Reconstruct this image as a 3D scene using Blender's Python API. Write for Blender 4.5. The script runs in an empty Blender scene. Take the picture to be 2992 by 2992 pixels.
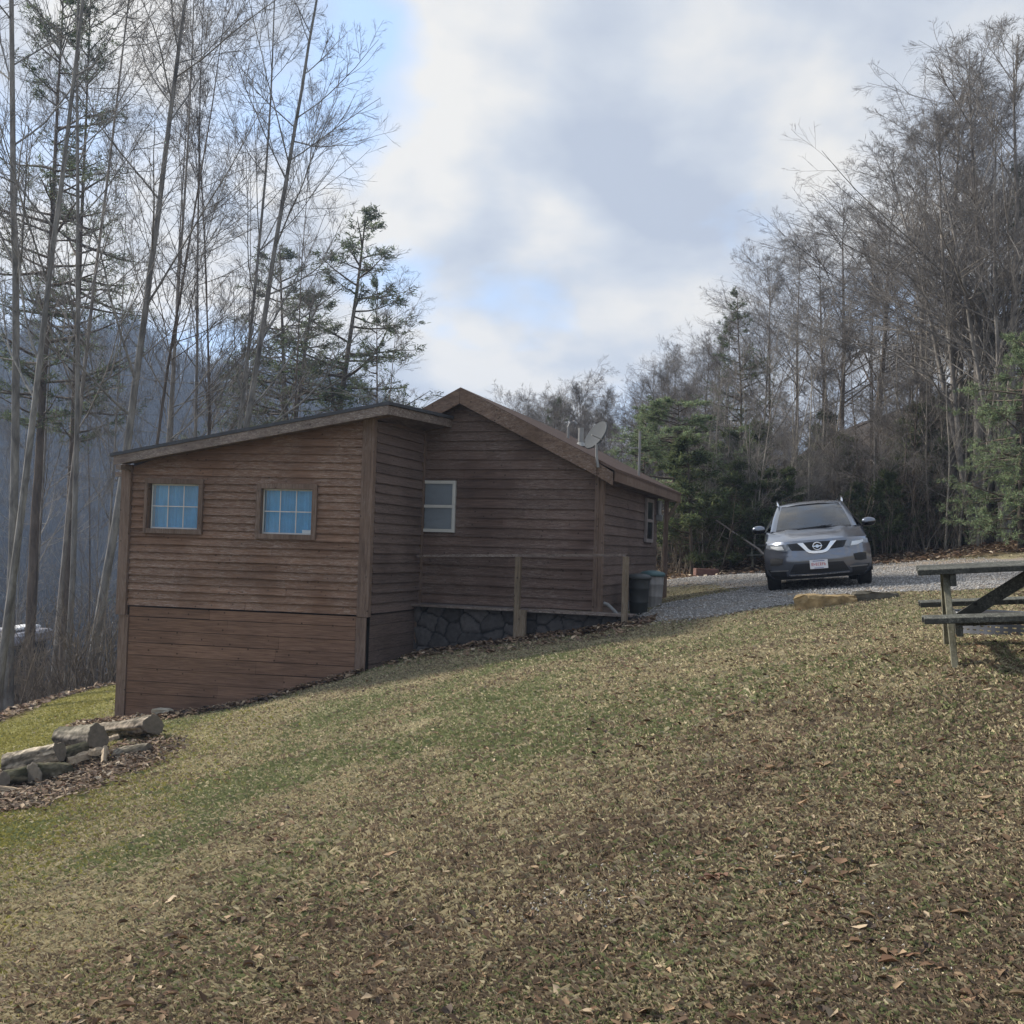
import bpy, math, random
import numpy as np
rng = np.random.default_rng(7)
random.seed(7)
scene = bpy.context.scene
COL = scene.collection
R_ = math.radians

# ------------------------------------------------------------------ camera geometry (measured from the photograph)
FPX = 2992.0
TH, RO = R_(2.07), R_(1.75)
FW = np.array([0, math.cos(TH), math.sin(TH)]); r0 = np.array([1., 0, 0]); u0 = np.array([0, -math.sin(TH), math.cos(TH)])
RT = math.cos(RO)*r0 + math.sin(RO)*u0
UP = -math.sin(RO)*r0 + math.cos(RO)*u0
EYE = np.array([0, 0, 1.6])
def ray(px, py): return FW + (px-1496)/FPX*RT - (py-1496)/FPX*UP
def at(px, py, Y):
    d = ray(px, py); return EYE + d*Y/d[1]
YAW = R_(18.55)
UD = np.array([math.sin(YAW), math.cos(YAW), 0]); UF = np.array([math.cos(YAW), -math.sin(YAW), 0])
G0 = at(1755, 1600, 17.0); G0[2] = 0
def W(a, b, z):
    p = G0 + a*UF + b*UD; return (p[0], p[1], z)
def HG(px, py, b=0.):                     # pixel -> (a, z) on the gable-parallel plane b
    d = ray(px, py); k = ((G0+b*UD-EYE)@UD)/(d@UD); p = EYE+k*d; return ((p-G0)@UF, p[2])
def SG(px, py, a=0.):                     # pixel -> (b, z) on the side-wall plane a
    d = ray(px, py); k = ((G0+a*UF-EYE)@UF)/(d@UF); p = EYE+k*d; return ((p-G0)@UD, p[2])

# ------------------------------------------------------------------ object helpers
def link(o, parent=None):
    COL.objects.link(o)
    if parent is not None: o.parent = parent
    return o
def tag(o, label=None, cat=None, group=None, kind=None):
    if label: o['label'] = label
    if cat: o['category'] = cat
    if group: o['group'] = group
    if kind: o['kind'] = kind
    return o
def empty(name, loc, label, cat, group=None, rz=0.0):
    o = bpy.data.objects.new(name, None); o.empty_display_size = 0.2
    o.location = loc; o.rotation_euler = (0, 0, rz)
    link(o); return tag(o, label, cat, group)
def npmesh(name, V, F, mat, col=None, tone=None, smooth=False, vcol=None):
    """V [n,3]; F int array [m,k] (k = 3 or 4) or list of lists"""
    V = np.asarray(V, dtype=np.float32)
    me = bpy.data.meshes.new(name)
    if isinstance(F, np.ndarray):
        m, k = F.shape
        me.vertices.add(len(V)); me.vertices.foreach_set('co', V.ravel())
        me.loops.add(m*k); me.loops.foreach_set('vertex_index', F.astype(np.int32).ravel())
        me.polygons.add(m)
        me.polygons.foreach_set('loop_start', np.arange(0, m*k, k, dtype=np.int32))
        me.polygons.foreach_set('loop_total', np.full(m, k, dtype=np.int32))
        me.update(calc_edges=True); me.validate(verbose=False)
    else:
        me.from_pydata([tuple(v) for v in V.tolist()], [], F); me.update()
    n = len(me.polygons)
    if col is not None and len(col) == n:
        a = me.attributes.new('col', 'FLOAT_COLOR', 'FACE')
        c = np.ones((n, 4), np.float32); c[:, :3] = col; a.data.foreach_set('color', c.ravel())
    if vcol is not None:
        a = me.attributes.new('col', 'FLOAT_COLOR', 'POINT')
        c = np.ones((len(V), 4), np.float32); c[:, :vcol.shape[1]] = vcol; a.data.foreach_set('color', c.ravel())
    if tone is not None and len(tone) == n:
        a = me.attributes.new('tone', 'FLOAT', 'FACE'); a.data.foreach_set('value', np.asarray(tone, np.float32))
    if smooth: me.polygons.foreach_set('use_smooth', np.ones(n, bool))
    if mat is not None: me.materials.append(mat)
    return me
class MB:
    """collects boxes, prisms, tubes and lofts that become one mesh object"""
    def __init__(s): s.v = []; s.f = []; s.t = []
    def raw(s, vs, fs, tone=0.5):
        k = len(s.v); s.v += [tuple(map(float, v)) for v in vs]; s.f += [[i+k for i in q] for q in fs]; s.t += [tone]*len(fs); return s
    def hexa(s, p, tone=0.5):             # 8 points: bottom 4 ccw, top 4 ccw
        return s.raw(p, [(3,2,1,0), (4,5,6,7), (0,1,5,4), (1,2,6,5), (2,3,7,6), (3,0,4,7)], tone)
    def box(s, c, sx, sy, sz, ax=(1,0,0), ay=(0,1,0), az=(0,0,1), tone=0.5, bev=0.0):
        c = np.array(c, float); ax, ay, az = [np.array(q, float)/np.linalg.norm(q) for q in (ax, ay, az)]
        hx, hy, hz = sx/2, sy/2, sz/2
        if bev <= 0:
            return s.hexa([c+ax*i*hx+ay*j*hy+az*k*hz for k in (-1,1) for i, j in ((-1,-1),(1,-1),(1,1),(-1,1))], tone)
        P = []; b = bev
        for k, e in ((-hz, b), (-hz+b, 0), (hz-b, 0), (hz, b)):
            for i, j in ((-1,-1),(1,-1),(1,1),(-1,1)):
                P.append(c+ax*i*(hx-e)+ay*j*(hy-e)+az*k)
        F = [(3,2,1,0), (12,13,14,15)]
        for r in range(3):
            for q in range(4):
                F.append((r*4+q, r*4+(q+1) % 4, r*4+4+(q+1) % 4, r*4+4+q))
        return s.raw(P, F, tone)
    def bar(s, p, q, w, h, up=(0,0,1), tone=0.5, bev=0.0):      # beam from p to q
        p, q = np.array(p, float), np.array(q, float); d = q-p; L = np.linalg.norm(d); d /= L
        u = np.array(up, float); sd = np.cross(d, u); sd /= np.linalg.norm(sd); u = np.cross(sd, d)
        return s.box((p+q)/2, L, w, h, d, sd, u, tone, bev)
    def tube(s, pts, rad, k=8, cap=True, tone=0.5, ref=None):
        pts = np.array(pts, float); n = len(pts); rad = np.full(n, rad) if np.isscalar(rad) else np.array(rad)
        T = np.gradient(pts, axis=0); T /= np.linalg.norm(T, axis=1)[:, None]+1e-9
        if ref is None: ref = np.array([0, 0, 1.]) if abs(T[0][2]) < 0.9 else np.array([1., 0, 0])
        ref = np.array(ref, float); vs = []
        for i in range(n):
            a = np.cross(T[i], ref); a /= np.linalg.norm(a)+1e-9; b = np.cross(T[i], a)
            for j in range(k):
                t = 2*math.pi*j/k; vs.append(pts[i]+rad[i]*(math.cos(t)*a+math.sin(t)*b))
        fs = [(i*k+j, i*k+(j+1) % k, (i+1)*k+(j+1) % k, (i+1)*k+j) for i in range(n-1) for j in range(k)]
        if cap: fs += [tuple(range(k))[::-1], tuple((n-1)*k+j for j in range(k))]
        return s.raw(vs, fs, tone)
    def grid(s, P, tone=0.5, flip=False):  # P [r][c] points
        r, c = len(P), len(P[0]); fs = []
        for i in range(r-1):
            for j in range(c-1):
                q = (i*c+j, i*c+j+1, (i+1)*c+j+1, (i+1)*c+j); fs.append(q[::-1] if flip else q)
        return s.raw([p for row in P for p in row], fs, tone)
    def build(s, name, mat, parent=None, label=None, smooth=False, local=False):
        V = np.array(s.v, float)
        if parent is not None and not local: V = V - np.array(parent_origin(parent))
        me = bpy.data.meshes.new(name); me.from_pydata([tuple(v) for v in V.tolist()], [], s.f); me.update()
        a = me.attributes.new('tone', 'FLOAT', 'FACE'); a.data.foreach_set('value', np.array(s.t, np.float32))
        if smooth: me.polygons.foreach_set('use_smooth', np.ones(len(s.f), bool))
        me.materials.append(mat)
        o = bpy.data.objects.new(name, me); link(o, parent)
        if label: o['label'] = label
        return o
def parent_origin(o):
    p = np.array(o.location, float)
    while o.parent is not None:
        o = o.parent; p = p + np.array(o.location, float)
    return p
def copy_tree(o, parent=None):
    c = o.copy(); COL.objects.link(c); c.parent = parent
    for ch in list(o.children): copy_tree(ch, c)
    return c

# ------------------------------------------------------------------ material helpers
class NT:
    def __init__(s, name):
        s.m = bpy.data.materials.new(name); s.m.use_nodes = True; s.t = s.m.node_tree; s.t.nodes.clear()
        s.out = s.n('ShaderNodeOutputMaterial')
    def n(s, ty, **kw):
        q = s.t.nodes.new(ty)
        for k, v in kw.items():
            if k in q.inputs.keys(): q.inputs[k].default_value = v
            else: setattr(q, k, v)
        return q
    def l(s, a, b): s.t.links.new(a, b)
    def coord(s, sc=(1,1,1), kind='Object'):
        t = s.n('ShaderNodeTexCoord'); m = s.n('ShaderNodeMapping'); m.inputs['Scale'].default_value = sc
        s.l(t.outputs[kind], m.inputs['Vector']); return m.outputs[0]
    def noise(s, vec, scale, detail=6, rough=0.6, dist=0.0):
        q = s.n('ShaderNodeTexNoise', Scale=scale, Detail=detail, Roughness=rough, Distortion=dist); s.l(vec, q.inputs['Vector']); return q.outputs['Fac']
    def ramp(s, fac, stops):
        q = s.n('ShaderNodeValToRGB'); e = q.color_ramp.elements
        while len(e) < len(stops): e.new(0.5)
        for el, (p, c) in zip(e, stops):
            el.position = p; el.color = (c, c, c, 1) if np.isscalar(c) else (*c, 1)
        s.l(fac, q.inputs['Fac']); return q.outputs['Color']
    def mix(s, fac, a, b, mode='MIX'):
        q = s.n('ShaderNodeMix', data_type='RGBA', blend_type=mode)
        for i, v in ((0, fac), (6, a), (7, b)):
            if hasattr(v, 'node'): s.l(v, q.inputs[i])
            elif np.isscalar(v): q.inputs[i].default_value = v
            else: q.inputs[i].default_value = (*v, 1)
        return q.outputs[2]
    def math(s, op, a, b=0.5):
        q = s.n('ShaderNodeMath', operation=op)
        for i, v in ((0, a), (1, b)):
            if hasattr(v, 'node'): s.l(v, q.inputs[i])
            else: q.inputs[i].default_value = v
        return q.outputs[0]
    def attr(s, name, out='Color'):
        return s.n('ShaderNodeAttribute', attribute_name=name).outputs[out]
    def bump(s, h, strength=0.3, dist=0.02):
        q = s.n('ShaderNodeBump', Strength=strength, Distance=dist); s.l(h, q.inputs['Height']); return q.outputs[0]
    def bsdf(s, color, rough=0.8, metal=0.0, normal=None, spec=0.3, **kw):
        q = s.n('ShaderNodeBsdfPrincipled')
        for nm, v in (('Base Color', color), ('Roughness', rough), ('Metallic', metal), ('Specular IOR Level', spec)):
            if hasattr(v, 'node'): s.l(v, q.inputs[nm])
            elif np.isscalar(v): q.inputs[nm].default_value = v
            else: q.inputs[nm].default_value = (*v, 1)
        for k, v in kw.items(): q.inputs[k.replace('_', ' ')].default_value = v
        if normal is not None: s.l(normal, q.inputs['Normal'])
        s.l(q.outputs[0], s.out.inputs['Surface']); return q

def wood(name, dark, light, axis=(1,1,1), scale=3.0, wear=None, wear_amt=0.0, grain=18, rough=0.85, rot=0.0):
    """stained or weathered timber: grain stretched along the board, per-board tone, knots, worn patches"""
    m = NT(name)
    t = m.n('ShaderNodeTexCoord'); mp0 = m.n('ShaderNodeMapping'); mp0.inputs['Rotation'].default_value = (0, 0, rot)
    m.l(t.outputs['Object'], mp0.inputs['Vector'])
    mp = m.n('ShaderNodeMapping'); mp.inputs['Scale'].default_value = axis; m.l(mp0.outputs[0], mp.inputs['Vector'])
    g = m.noise(mp.outputs[0], grain, 8, 0.65, 0.4)
    big = m.noise(mp0.outputs[0], scale*0.35, 4, 0.6)
    tone = m.attr('tone', 'Fac')
    c = m.mix(m.ramp(g, [(0.3, 0.0), (0.7, 1.0)]), dark, light)
    c = m.mix(0.8, c, m.ramp(tone, [(0.0, (0.78, 0.77, 0.76)), (1.0, (1.18, 1.17, 1.16))]), 'MULTIPLY')
    c = m.mix(0.7, c, m.ramp(big, [(0.3, 0.75), (0.7, 1.15)]), 'MULTIPLY')
    mk = m.n('ShaderNodeMapping'); mk.inputs['Scale'].default_value = tuple(1.0 if q < 0.5 else 2.2 for q in axis); m.l(mp0.outputs[0], mk.inputs['Vector'])
    vo = m.n('ShaderNodeTexVoronoi', Scale=3.2, Randomness=1.0); m.l(mk.outputs[0], vo.inputs['Vector'])
    c = m.mix(m.ramp(vo.outputs['Distance'], [(0.06, 0.85), (0.14, 0.0)]), c, tuple(x*0.35 for x in dark))
    if wear is not None:
        wn = m.noise(mp.outputs[0], 7, 6, 0.7, 0.8); w2 = m.noise(mp0.outputs[0], 1.1, 3, 0.5)
        fac = m.math('MULTIPLY', m.ramp(wn, [(0.50, 0.0), (0.62, 1.0)]), m.ramp(w2, [(0.36, 0.0), (0.56, 1.0)]))
        c = m.mix(m.math('MULTIPLY', fac, wear_amt), c, wear)
    m.bsdf(c, rough, normal=m.bump(g, 0.5, 0.006), spec=0.2)
    return m.m
def plain(name, color, rough=0.6, metal=0.0, var=0.15, scale=6, bump=0.1, spec=0.4, **kw):
    m = NT(name); v = m.coord(); n1 = m.noise(v, scale, 6)
    c = m.mix(1.0, color, m.ramp(n1, [(0.25, 1-var), (0.75, 1+var)]), 'MULTIPLY')
    m.bsdf(c, rough, metal, m.bump(n1, bump, 0.01), spec, **kw); return m.m
def colattr(name, rough=0.8, spec=0.15, trans=0.0, noise=0.0, bscale=0):
    m = NT(name); c = m.attr('col')
    if noise: c = m.mix(1.0, c, m.ramp(m.noise(m.coord(), 9, 8, 0.7), [(0.3, 1-noise), (0.7, 1+noise)]), 'MULTIPLY')
    p = m.bsdf(c, rough, spec=spec)
    if trans > 0:
        tr = m.n('ShaderNodeBsdfTranslucent'); m.l(c, tr.inputs['Color'])
        mx = m.n('ShaderNodeMixShader'); mx.inputs[0].default_value = trans
        m.l(p.outputs[0], mx.inputs[1]); m.l(tr.outputs[0], mx.inputs[2]); m.l(mx.outputs[0], m.out.inputs['Surface'])
    return m.m

def vnoise(x, y, seed=0):
    g = np.random.default_rng(seed).random((256, 256))
    xi = np.floor(x).astype(int); yi = np.floor(y).astype(int); fx = x-xi; fy = y-yi
    fx = fx*fx*(3-2*fx); fy = fy*fy*(3-2*fy)
    a = g[xi % 256, yi % 256]; b = g[(xi+1) % 256, yi % 256]; c = g[xi % 256, (yi+1) % 256]; d = g[(xi+1) % 256, (yi+1) % 256]
    return (a*(1-fx)+b*fx)*(1-fy)+(c*(1-fx)+d*fx)*fy
def fbm(x, y, s, o=4, seed=0):
    r = 0; amp = 0.5; t = 0
    for i in range(o):
        r = r+amp*vnoise(x*s, y*s, seed+i); t += amp; s *= 2.07; amp *= 0.55
    return r/t
def sstep(e0, e1, x):
    t = np.clip((x-e0)/(e1-e0), 0, 1); return t*t*(3-2*t)

# plan of the lean-to addition in front of the cabin's left half
A_RET = -3.22; A_B = -2.06
A0 = np.array(W(A_RET, A_B, 0.0)); FAY = R_(11.0)
FA = np.array([math.cos(FAY), -math.sin(FAY), 0]); FN = np.array([-math.sin(FAY), -math.cos(FAY), 0])   # along the front to the right; outward
def HF(px, py, out=0.0):                  # pixel -> (s, z) on the addition's front, s measured right of its right corner
    d = ray(px, py); o = A0+FN*out; k = ((o-EYE)@FN)/(d@FN); p = EYE+k*d; return ((p-o)@FA, p[2])
def WF(s, z, out=0.0):
    p = A0+FA*s+FN*out; return (p[0], p[1], z)
S_L = HF(352, 1800)[0]
FLc = np.array(WF(S_L, 0)[:2]); FRc = A0[:2].copy()
def ab_of(x, y): q = np.array([x, y])-G0[:2]; return q@UF[:2], q@UD[:2]
FOOT_ADD = [tuple(FLc), tuple(FRc), W(A_RET, 0.1, 0)[:2], W(-4.9, 0.1, 0)[:2], W(-4.9, 3.5, 0)[:2], tuple(FLc+UD[:2]*6.0)]
# ------------------------------------------------------------------ terrain: surveyed heights (x, y, drop below the eye), smoothly interpolated
CP = np.array([(0,0,1.6),(0,3.45,1.6),(1.5,3,1.4),(3,5,1.0),(3.0,7.0,.74),(3.1,8.1,.72),(4.4,7.3,.62),(-1.95,3.9,1.87),(-3.8,8,2.5),(-5.66,11.7,2.9),(-5.15,12.9,2.85),(-5,14.5,2.78),
(-6.34,16.9,2.98),(-4.2,16.4,2.6),(-3.2,16.2,2.3),(-2.25,15.9,2.0),(-1.6,17.3,1.87),(-.7,17.2,1.7),(0,16.8,1.55),(1.86,16.5,1.18),(2.3,18.5,1.06),(3.3,22.4,.97),(4.9,17.9,.62),(6.3,17.9,.46),(4.4,14,.66),
(3.8,26,.72),(7,28,.4),(10,27,.1),(8.5,18,.3),(12,24,.0),(14,32,-.6),(18,38,-3),(9,36,-.2),(4,36,.6),(30,45,-8),(12,60,-3),(25,80,-14),(6,10,.45),(10,12,.1),(20,10,-1),(25,25,-3.5),
(-9.9,19.7,3.6),(-8.8,23,3.3),(-12,14,4),(-14,28,6.2),(-10,40,8.5),(-24,24,9),(-12,6,3.5),(-20,60,13),(-5,30,4),(-3,45,6),(0,80,10),(-40,40,14),(-2,24,2.6),(0,-10,1.3),(10,-8,.2),(-12,-8,3)], float)
_P = CP[:, :2]; _n = len(_P)
def _K(a): return np.sqrt(((a[:, None, :]-_P[None])**2).sum(-1)+2.25)
_M = np.zeros((_n+3, _n+3)); _M[:_n, :_n] = _K(_P); _M[:_n, _n:] = np.c_[np.ones(_n), _P]; _M[_n:, :_n] = _M[:_n, _n:].T
_co = np.linalg.solve(_M, np.r_[1.6-CP[:, 2], 0, 0, 0])
CREST = np.array([(-600,900),(0,1035),(90,1022),(200,1018),(355,972),(465,1040),(590,1085),(730,1068),(870,1068),(990,1100),(1085,1165),(1180,1220),(1400,1330),(1700,1400),(2100,1300),(2992,1150),(4500,1000)], float)
def gz(x, y):
    x = np.atleast_1d(np.asarray(x, float)); y = np.atleast_1d(np.asarray(y, float)); sh = x.shape
    x = x.ravel(); y = y.ravel(); out = np.empty(len(x))
    xc = np.clip(x, -45, 45); yc = np.clip(y, -15, 85)
    for i in range(0, len(x), 60000):
        q = np.c_[xc[i:i+60000], yc[i:i+60000]]
        out[i:i+60000] = _K(q)@_co[:_n]+_co[_n]+q@_co[_n+1:]
    R = np.hypot(x, y); px = 1496+FPX*x/np.maximum(y, 1.0)
    cr = np.interp(px, CREST[:, 0], CREST[:, 1]); hz = 1604+0.0305*(px-1496)
    H = 1.6+(hz-cr)/FPX*330-8
    H = np.where(y < 20, 20, H)
    far = -14+(H+14)*sstep(150, 330, R)**0.8
    far = np.where(R > 330, H-(R-330)*0.03, far)+(fbm(x, y, 0.012, 4, 40)-0.5)*10*sstep(120, 250, R)*(R < 900)
    w = sstep(60, 150, R)
    out = out*(1-w)+far*w
    near = np.exp(-((x)**2+(y-9)**2)/400)
    out = out+(fbm(x, y, 0.9, 4, 11)-0.5)*0.07*near+(fbm(x, y, 0.15, 3, 12)-0.5)*0.8*(1-near)*(R < 400)*sstep(18, 35, R)
    return out.reshape(sh)
def gz1(x, y): return float(gz([x], [y])[0])

def inpoly(x, y, poly):
    r = np.zeros(x.shape, bool); n = len(poly)
    for i in range(n):
        x0, y0 = poly[i]; x1, y1 = poly[(i+1) % n]
        c = ((y0 > y) != (y1 > y)) & (x < (x1-x0)*(y-y0)/((y1-y0) if y1 != y0 else 1e-9)+x0); r ^= c
    return r
def polydist(x, y, poly):                # signed distance, positive inside
    d = np.full(x.shape, 1e9); n = len(poly)
    for i in range(n):
        ax, ay = poly[i]; bx, by = poly[(i+1) % n]; dx, dy = bx-ax, by-ay
        t = np.clip(((x-ax)*dx+(y-ay)*dy)/(dx*dx+dy*dy), 0, 1)
        d = np.minimum(d, np.hypot(x-ax-t*dx, y-ay-t*dy))
    return np.where(inpoly(x, y, poly), d, -d)
DRIVE = [(1.95,16.45),(2.6,15.7),(3.3,15.5),(4.3,15.7),(5.3,16.0),(6.3,15.2),(7.5,14.6),(10,13.4),(16,12.0),(24,11.0),(24,22),(16,24.6),(12.5,25.3),(9.9,27.3),(7.2,28.8),(5.2,29.2),(3.0,30.5),(0.5,32),(0.5,26.5),(2.6,25.4),(4.2,24.6),(4.9,23.0),(4.9,21.2),(4.2,20.4),(3.4,19.6),(2.9,19.0),(2.75,18.6)]
LOGBED = [(-6.6,9.6),(-4.6,9.8),(-4.15,10.3),(-4.0,11.2),(-3.9,11.9),(-4.0,13.3),(-4.7,14.2),(-5.9,14.1),(-7.2,12.4)]
def litter(x, y):
    """0..1 amount of dead leaves lying on the ground"""
    n = (fbm(x, y, 0.8, 4, 21)-0.5)
    a = sstep(-0.25, 0.35, polydist(x, y, LOGBED)+n*1.1)
    left = (-(x+9.4)*0.95+(y-19.5)*0.32)           # woods edge beyond the moss
    left = sstep(-0.4, 0.7, left+n*2.0)*(x < -1)
    far = sstep(-0.5, 1.0, y-(27.9-0.22*(x-5))+n*1.6)*(x > 3)
    back = sstep(27, 31, y+n*3)
    rgt = sstep(22.3, 23.8, y+0.05*x+n*3)*(x > 14)
    p = G0[None, :2]+0*np.stack([x.ravel(), y.ravel()], 1)
    q = np.stack([x.ravel(), y.ravel()], 1)-p; aa = (q@UF[:2]).reshape(x.shape); bb = (q@UD[:2]).reshape(x.shape)
    strip = np.exp(-((bb+0.55)/0.28)**2)*(aa < 0.6)*(aa > -3.3)*0.95
    return np.clip(np.maximum.reduce([a, left, far, back, rgt, strip*(0.6+n)]), 0, 1)
def lawn_color(x, y, r1, r2):
    """colour of one blade / one spot of lawn: winter grass, tan straw, green regrowth, yellow moss, brown thatch"""
    tan = np.array([.370, .318, .200]); grn = np.array([.165, .182, .085]); mos = np.array([.27, .25, .075]); brn = np.array([.185, .140, .098]); pal = np.array([.46, .40, .27])
    n1 = fbm(x, y, 0.55, 4, 31); n2 = fbm(x, y, 0.9, 4, 35); n3 = fbm(x, y, 1.6, 3, 38)
    moss = sstep(-1.5, -6.5, x+0.12*(y-8))*sstep(0.32, 0.6, n1)*0.95
    moss = np.maximum(moss, sstep(-5.5, -7.5, x)*0.85)
    green = sstep(0.42, 0.66, n2)*(0.60-0.38*sstep(-1, 4.0, x))+0.16
    green = green*(0.35+0.65*sstep(4, 8, y))
    brown = 0.22+0.26*sstep(0.42, 0.62, n3)+0.38*sstep(-3.0, 1.5, x)*sstep(8.5, 4, y)
    c = np.empty(x.shape+(3,)); c[:] = tan
    sel = r1
    c[sel < brown] = brn
    g = r2 < green; c[g] = grn
    m = r2 > 1-moss; c[m] = mos*0.9
    p = (r1 > 0.955); c[p] = pal
    return c

def axis_grid(lo, hi, step, far, grow):
    a = list(np.arange(lo, hi+1e-6, step)); s = step
    while a[-1] < far[1]: s *= grow; a.append(a[-1]+s)
    s = step
    while a[0] > far[0]: s *= grow; a.insert(0, a[0]-s)
    return np.array(a)
gx = axis_grid(-11, 13, 0.13, (-2500, 2500), 1.07)
gy = axis_grid(1.0, 31, 0.13, (-60, 2500), 1.06)
X, Y = np.meshgrid(gx, gy); Z = gz(X, Y)
nr, nc = X.shape
ii = np.arange(nr*nc).reshape(nr, nc)
F = np.stack([ii[:-1, :-1], ii[:-1, 1:], ii[1:, 1:], ii[1:, :-1]], -1).reshape(-1, 4)
lit = litter(X, Y)
r1 = rng.random(X.shape); r2 = rng.random(X.shape)
# average the blade colours so the soil sheet under them carries the same patches
lc = sum(lawn_color(X, Y, rng.random(X.shape), rng.random(X.shape)) for _ in range(10))/10
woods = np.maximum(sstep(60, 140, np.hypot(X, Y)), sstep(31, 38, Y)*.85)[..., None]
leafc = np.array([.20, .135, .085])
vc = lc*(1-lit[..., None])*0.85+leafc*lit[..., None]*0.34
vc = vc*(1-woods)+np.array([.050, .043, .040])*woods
vc4 = np.concatenate([vc, lit[..., None]], -1).reshape(-1, 4)
m = NT('ground_soil'); c = m.attr('col'); v = m.coord()
fine = m.noise(v, 38, 5, 0.75); mid = m.noise(v, 6, 6, 0.7)
c = m.mix(1.0, c, m.ramp(fine, [(0.3, 0.35), (0.52, 0.95), (0.7, 1.75)]), 'MULTIPLY')
c = m.mix(0.8, c, m.ramp(mid, [(0.3, 0.7), (0.7, 1.25)]), 'MULTIPLY')
m.bsdf(c, 0.95, normal=m.bump(fine, 0.9, 0.03), spec=0.05)
GROUND_MAT = m.m
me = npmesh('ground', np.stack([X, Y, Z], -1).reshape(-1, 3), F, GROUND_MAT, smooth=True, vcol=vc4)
tag(link(bpy.data.objects.new('ground', me)), kind='structure')
# gravel drive: the ground's own cells inside the ragged outline, a few mm higher, so the two never cross
DRV = polydist(X, Y, DRIVE)+(fbm(X, Y, 1.3, 4, 51)-0.5)*0.9
cx = (X[:-1, :-1]+X[1:, 1:])/2; cy = (Y[:-1, :-1]+Y[1:, 1:])/2
dm = ((DRV[:-1, :-1]+DRV[1:, 1:])/2 > 0).ravel() & (np.abs(cx.ravel()) < 26)
Fd = F[dm]; used, inv = np.unique(Fd, return_inverse=True)
Vd = np.stack([X, Y, Z+0.012], -1).reshape(-1, 3)[used]
m = NT('gravel'); v = m.coord(); vo = m.n('ShaderNodeTexVoronoi', Scale=42.0); m.l(v, vo.inputs['Vector'])
st = m.ramp(m.noise(v, 60, 3, 0.7), [(0.3, (.20, .185, .17)), (0.5, (.30, .285, .265)), (0.72, (.42, .40, .375))])
st = m.mix(1.0, st, m.ramp(vo.outputs['Distance'], [(0.25, 1.1), (0.6, 0.4)]), 'MULTIPLY')
big = m.noise(v, 0.9, 5, 0.65); c = m.mix(m.ramp(big, [(0.46, 0.0), (0.62, 0.8)]), st, (.21, .165, .12))
m.bsdf(c, 0.9, normal=m.bump(vo.outputs['Distance'], -0.8, 0.03), spec=0.15)
me = npmesh('gravel_driveway', Vd, inv.reshape(Fd.shape), m.m, smooth=True)
tag(link(bpy.data.objects.new('gravel_driveway', me)), kind='structure')

def drv_at(x, y): return polydist(x, y, DRIVE)+(fbm(x, y, 1.3, 4, 51)-0.5)*0.9

# ------------------------------------------------------------------ grass (stuff): short winter blades, denser and finer near the viewer
def under_house(x, y):
    q = np.stack([x, y], -1)-G0[:2]; a = q@UF[:2]; b = q@UD[:2]
    return ((a < 0.05) & (a > -5) & (b > -0.1) & (b < 6)) | inpoly(x, y, FOOT_ADD)
def scatter(N, y0, y1, spread=0.62, pw=2.0):
    u = rng.random(N); yy = (y0**(1-pw)+(y1**(1-pw)-y0**(1-pw))*u)**(1/(1-pw)) if pw != 1 else y0*(y1/y0)**u
    xx = (rng.random(N)*2-1)*spread*(yy+0.6); return xx, yy
N = 1900000
bx, by = scatter(N, 2.6, 27, 0.62, 1.75)
bx = np.where(rng.random(N) < .09, -np.abs(bx)*1.0-(.62*(by+.6))*rng.random(N)*.45-.3*by*(rng.random(N) < .5), bx)
keep = ~under_house(bx, by)
li = litter(bx, by); dv = drv_at(bx, by)
keep &= (rng.random(N) > li*0.93) & (rng.random(N) > sstep(-0.35, 0.05, dv))
bare = sstep(0.60, 0.74, fbm(bx, by, 1.1, 4, 61)); keep &= rng.random(N) > bare*0.55
bx, by = bx[keep], by[keep]; N = len(bx); bz = gz(bx, by)
h = (0.014+0.030*rng.random(N)**1.8)*(0.6+0.8*fbm(bx, by, 2.2, 3, 63))
w = (0.0006+0.0008*rng.random(N))*(1+by/13.0)
az = rng.random(N)*2*np.pi; lean = 0.5+1.3*rng.random(N)
lx = np.cos(az)*h*lean; ly = np.sin(az)*h*lean
pa = az+np.pi/2+rng.normal(0, .6, N); wx = np.cos(pa)*w; wy = np.sin(pa)*w
base = np.stack([bx, by, bz-0.004], -1)
V = np.empty((N, 4, 3)); V[:, 0] = base+np.stack([wx, wy, 0*w], -1); V[:, 1] = base-np.stack([wx, wy, 0*w], -1)
midp = base+np.stack([lx*0.45, ly*0.45, h*0.75], -1)
V[:, 2] = midp-np.stack([wx, wy, 0*w], -1)*0.7
V[:, 3] = base+np.stack([lx, ly, h*(0.9-0.5*(lean > 1.2))], -1)
bc = lawn_color(bx, by, rng.random(N), rng.random(N))*(0.80+0.54*rng.random(N))[:, None]
me = npmesh('grass', V.reshape(-1, 3), np.arange(N*4).reshape(N, 4), colattr('grass_blade', 0.7, 0.15, 0.25), col=bc)
tag(link(bpy.data.objects.new('grass', me)), kind='stuff')

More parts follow.
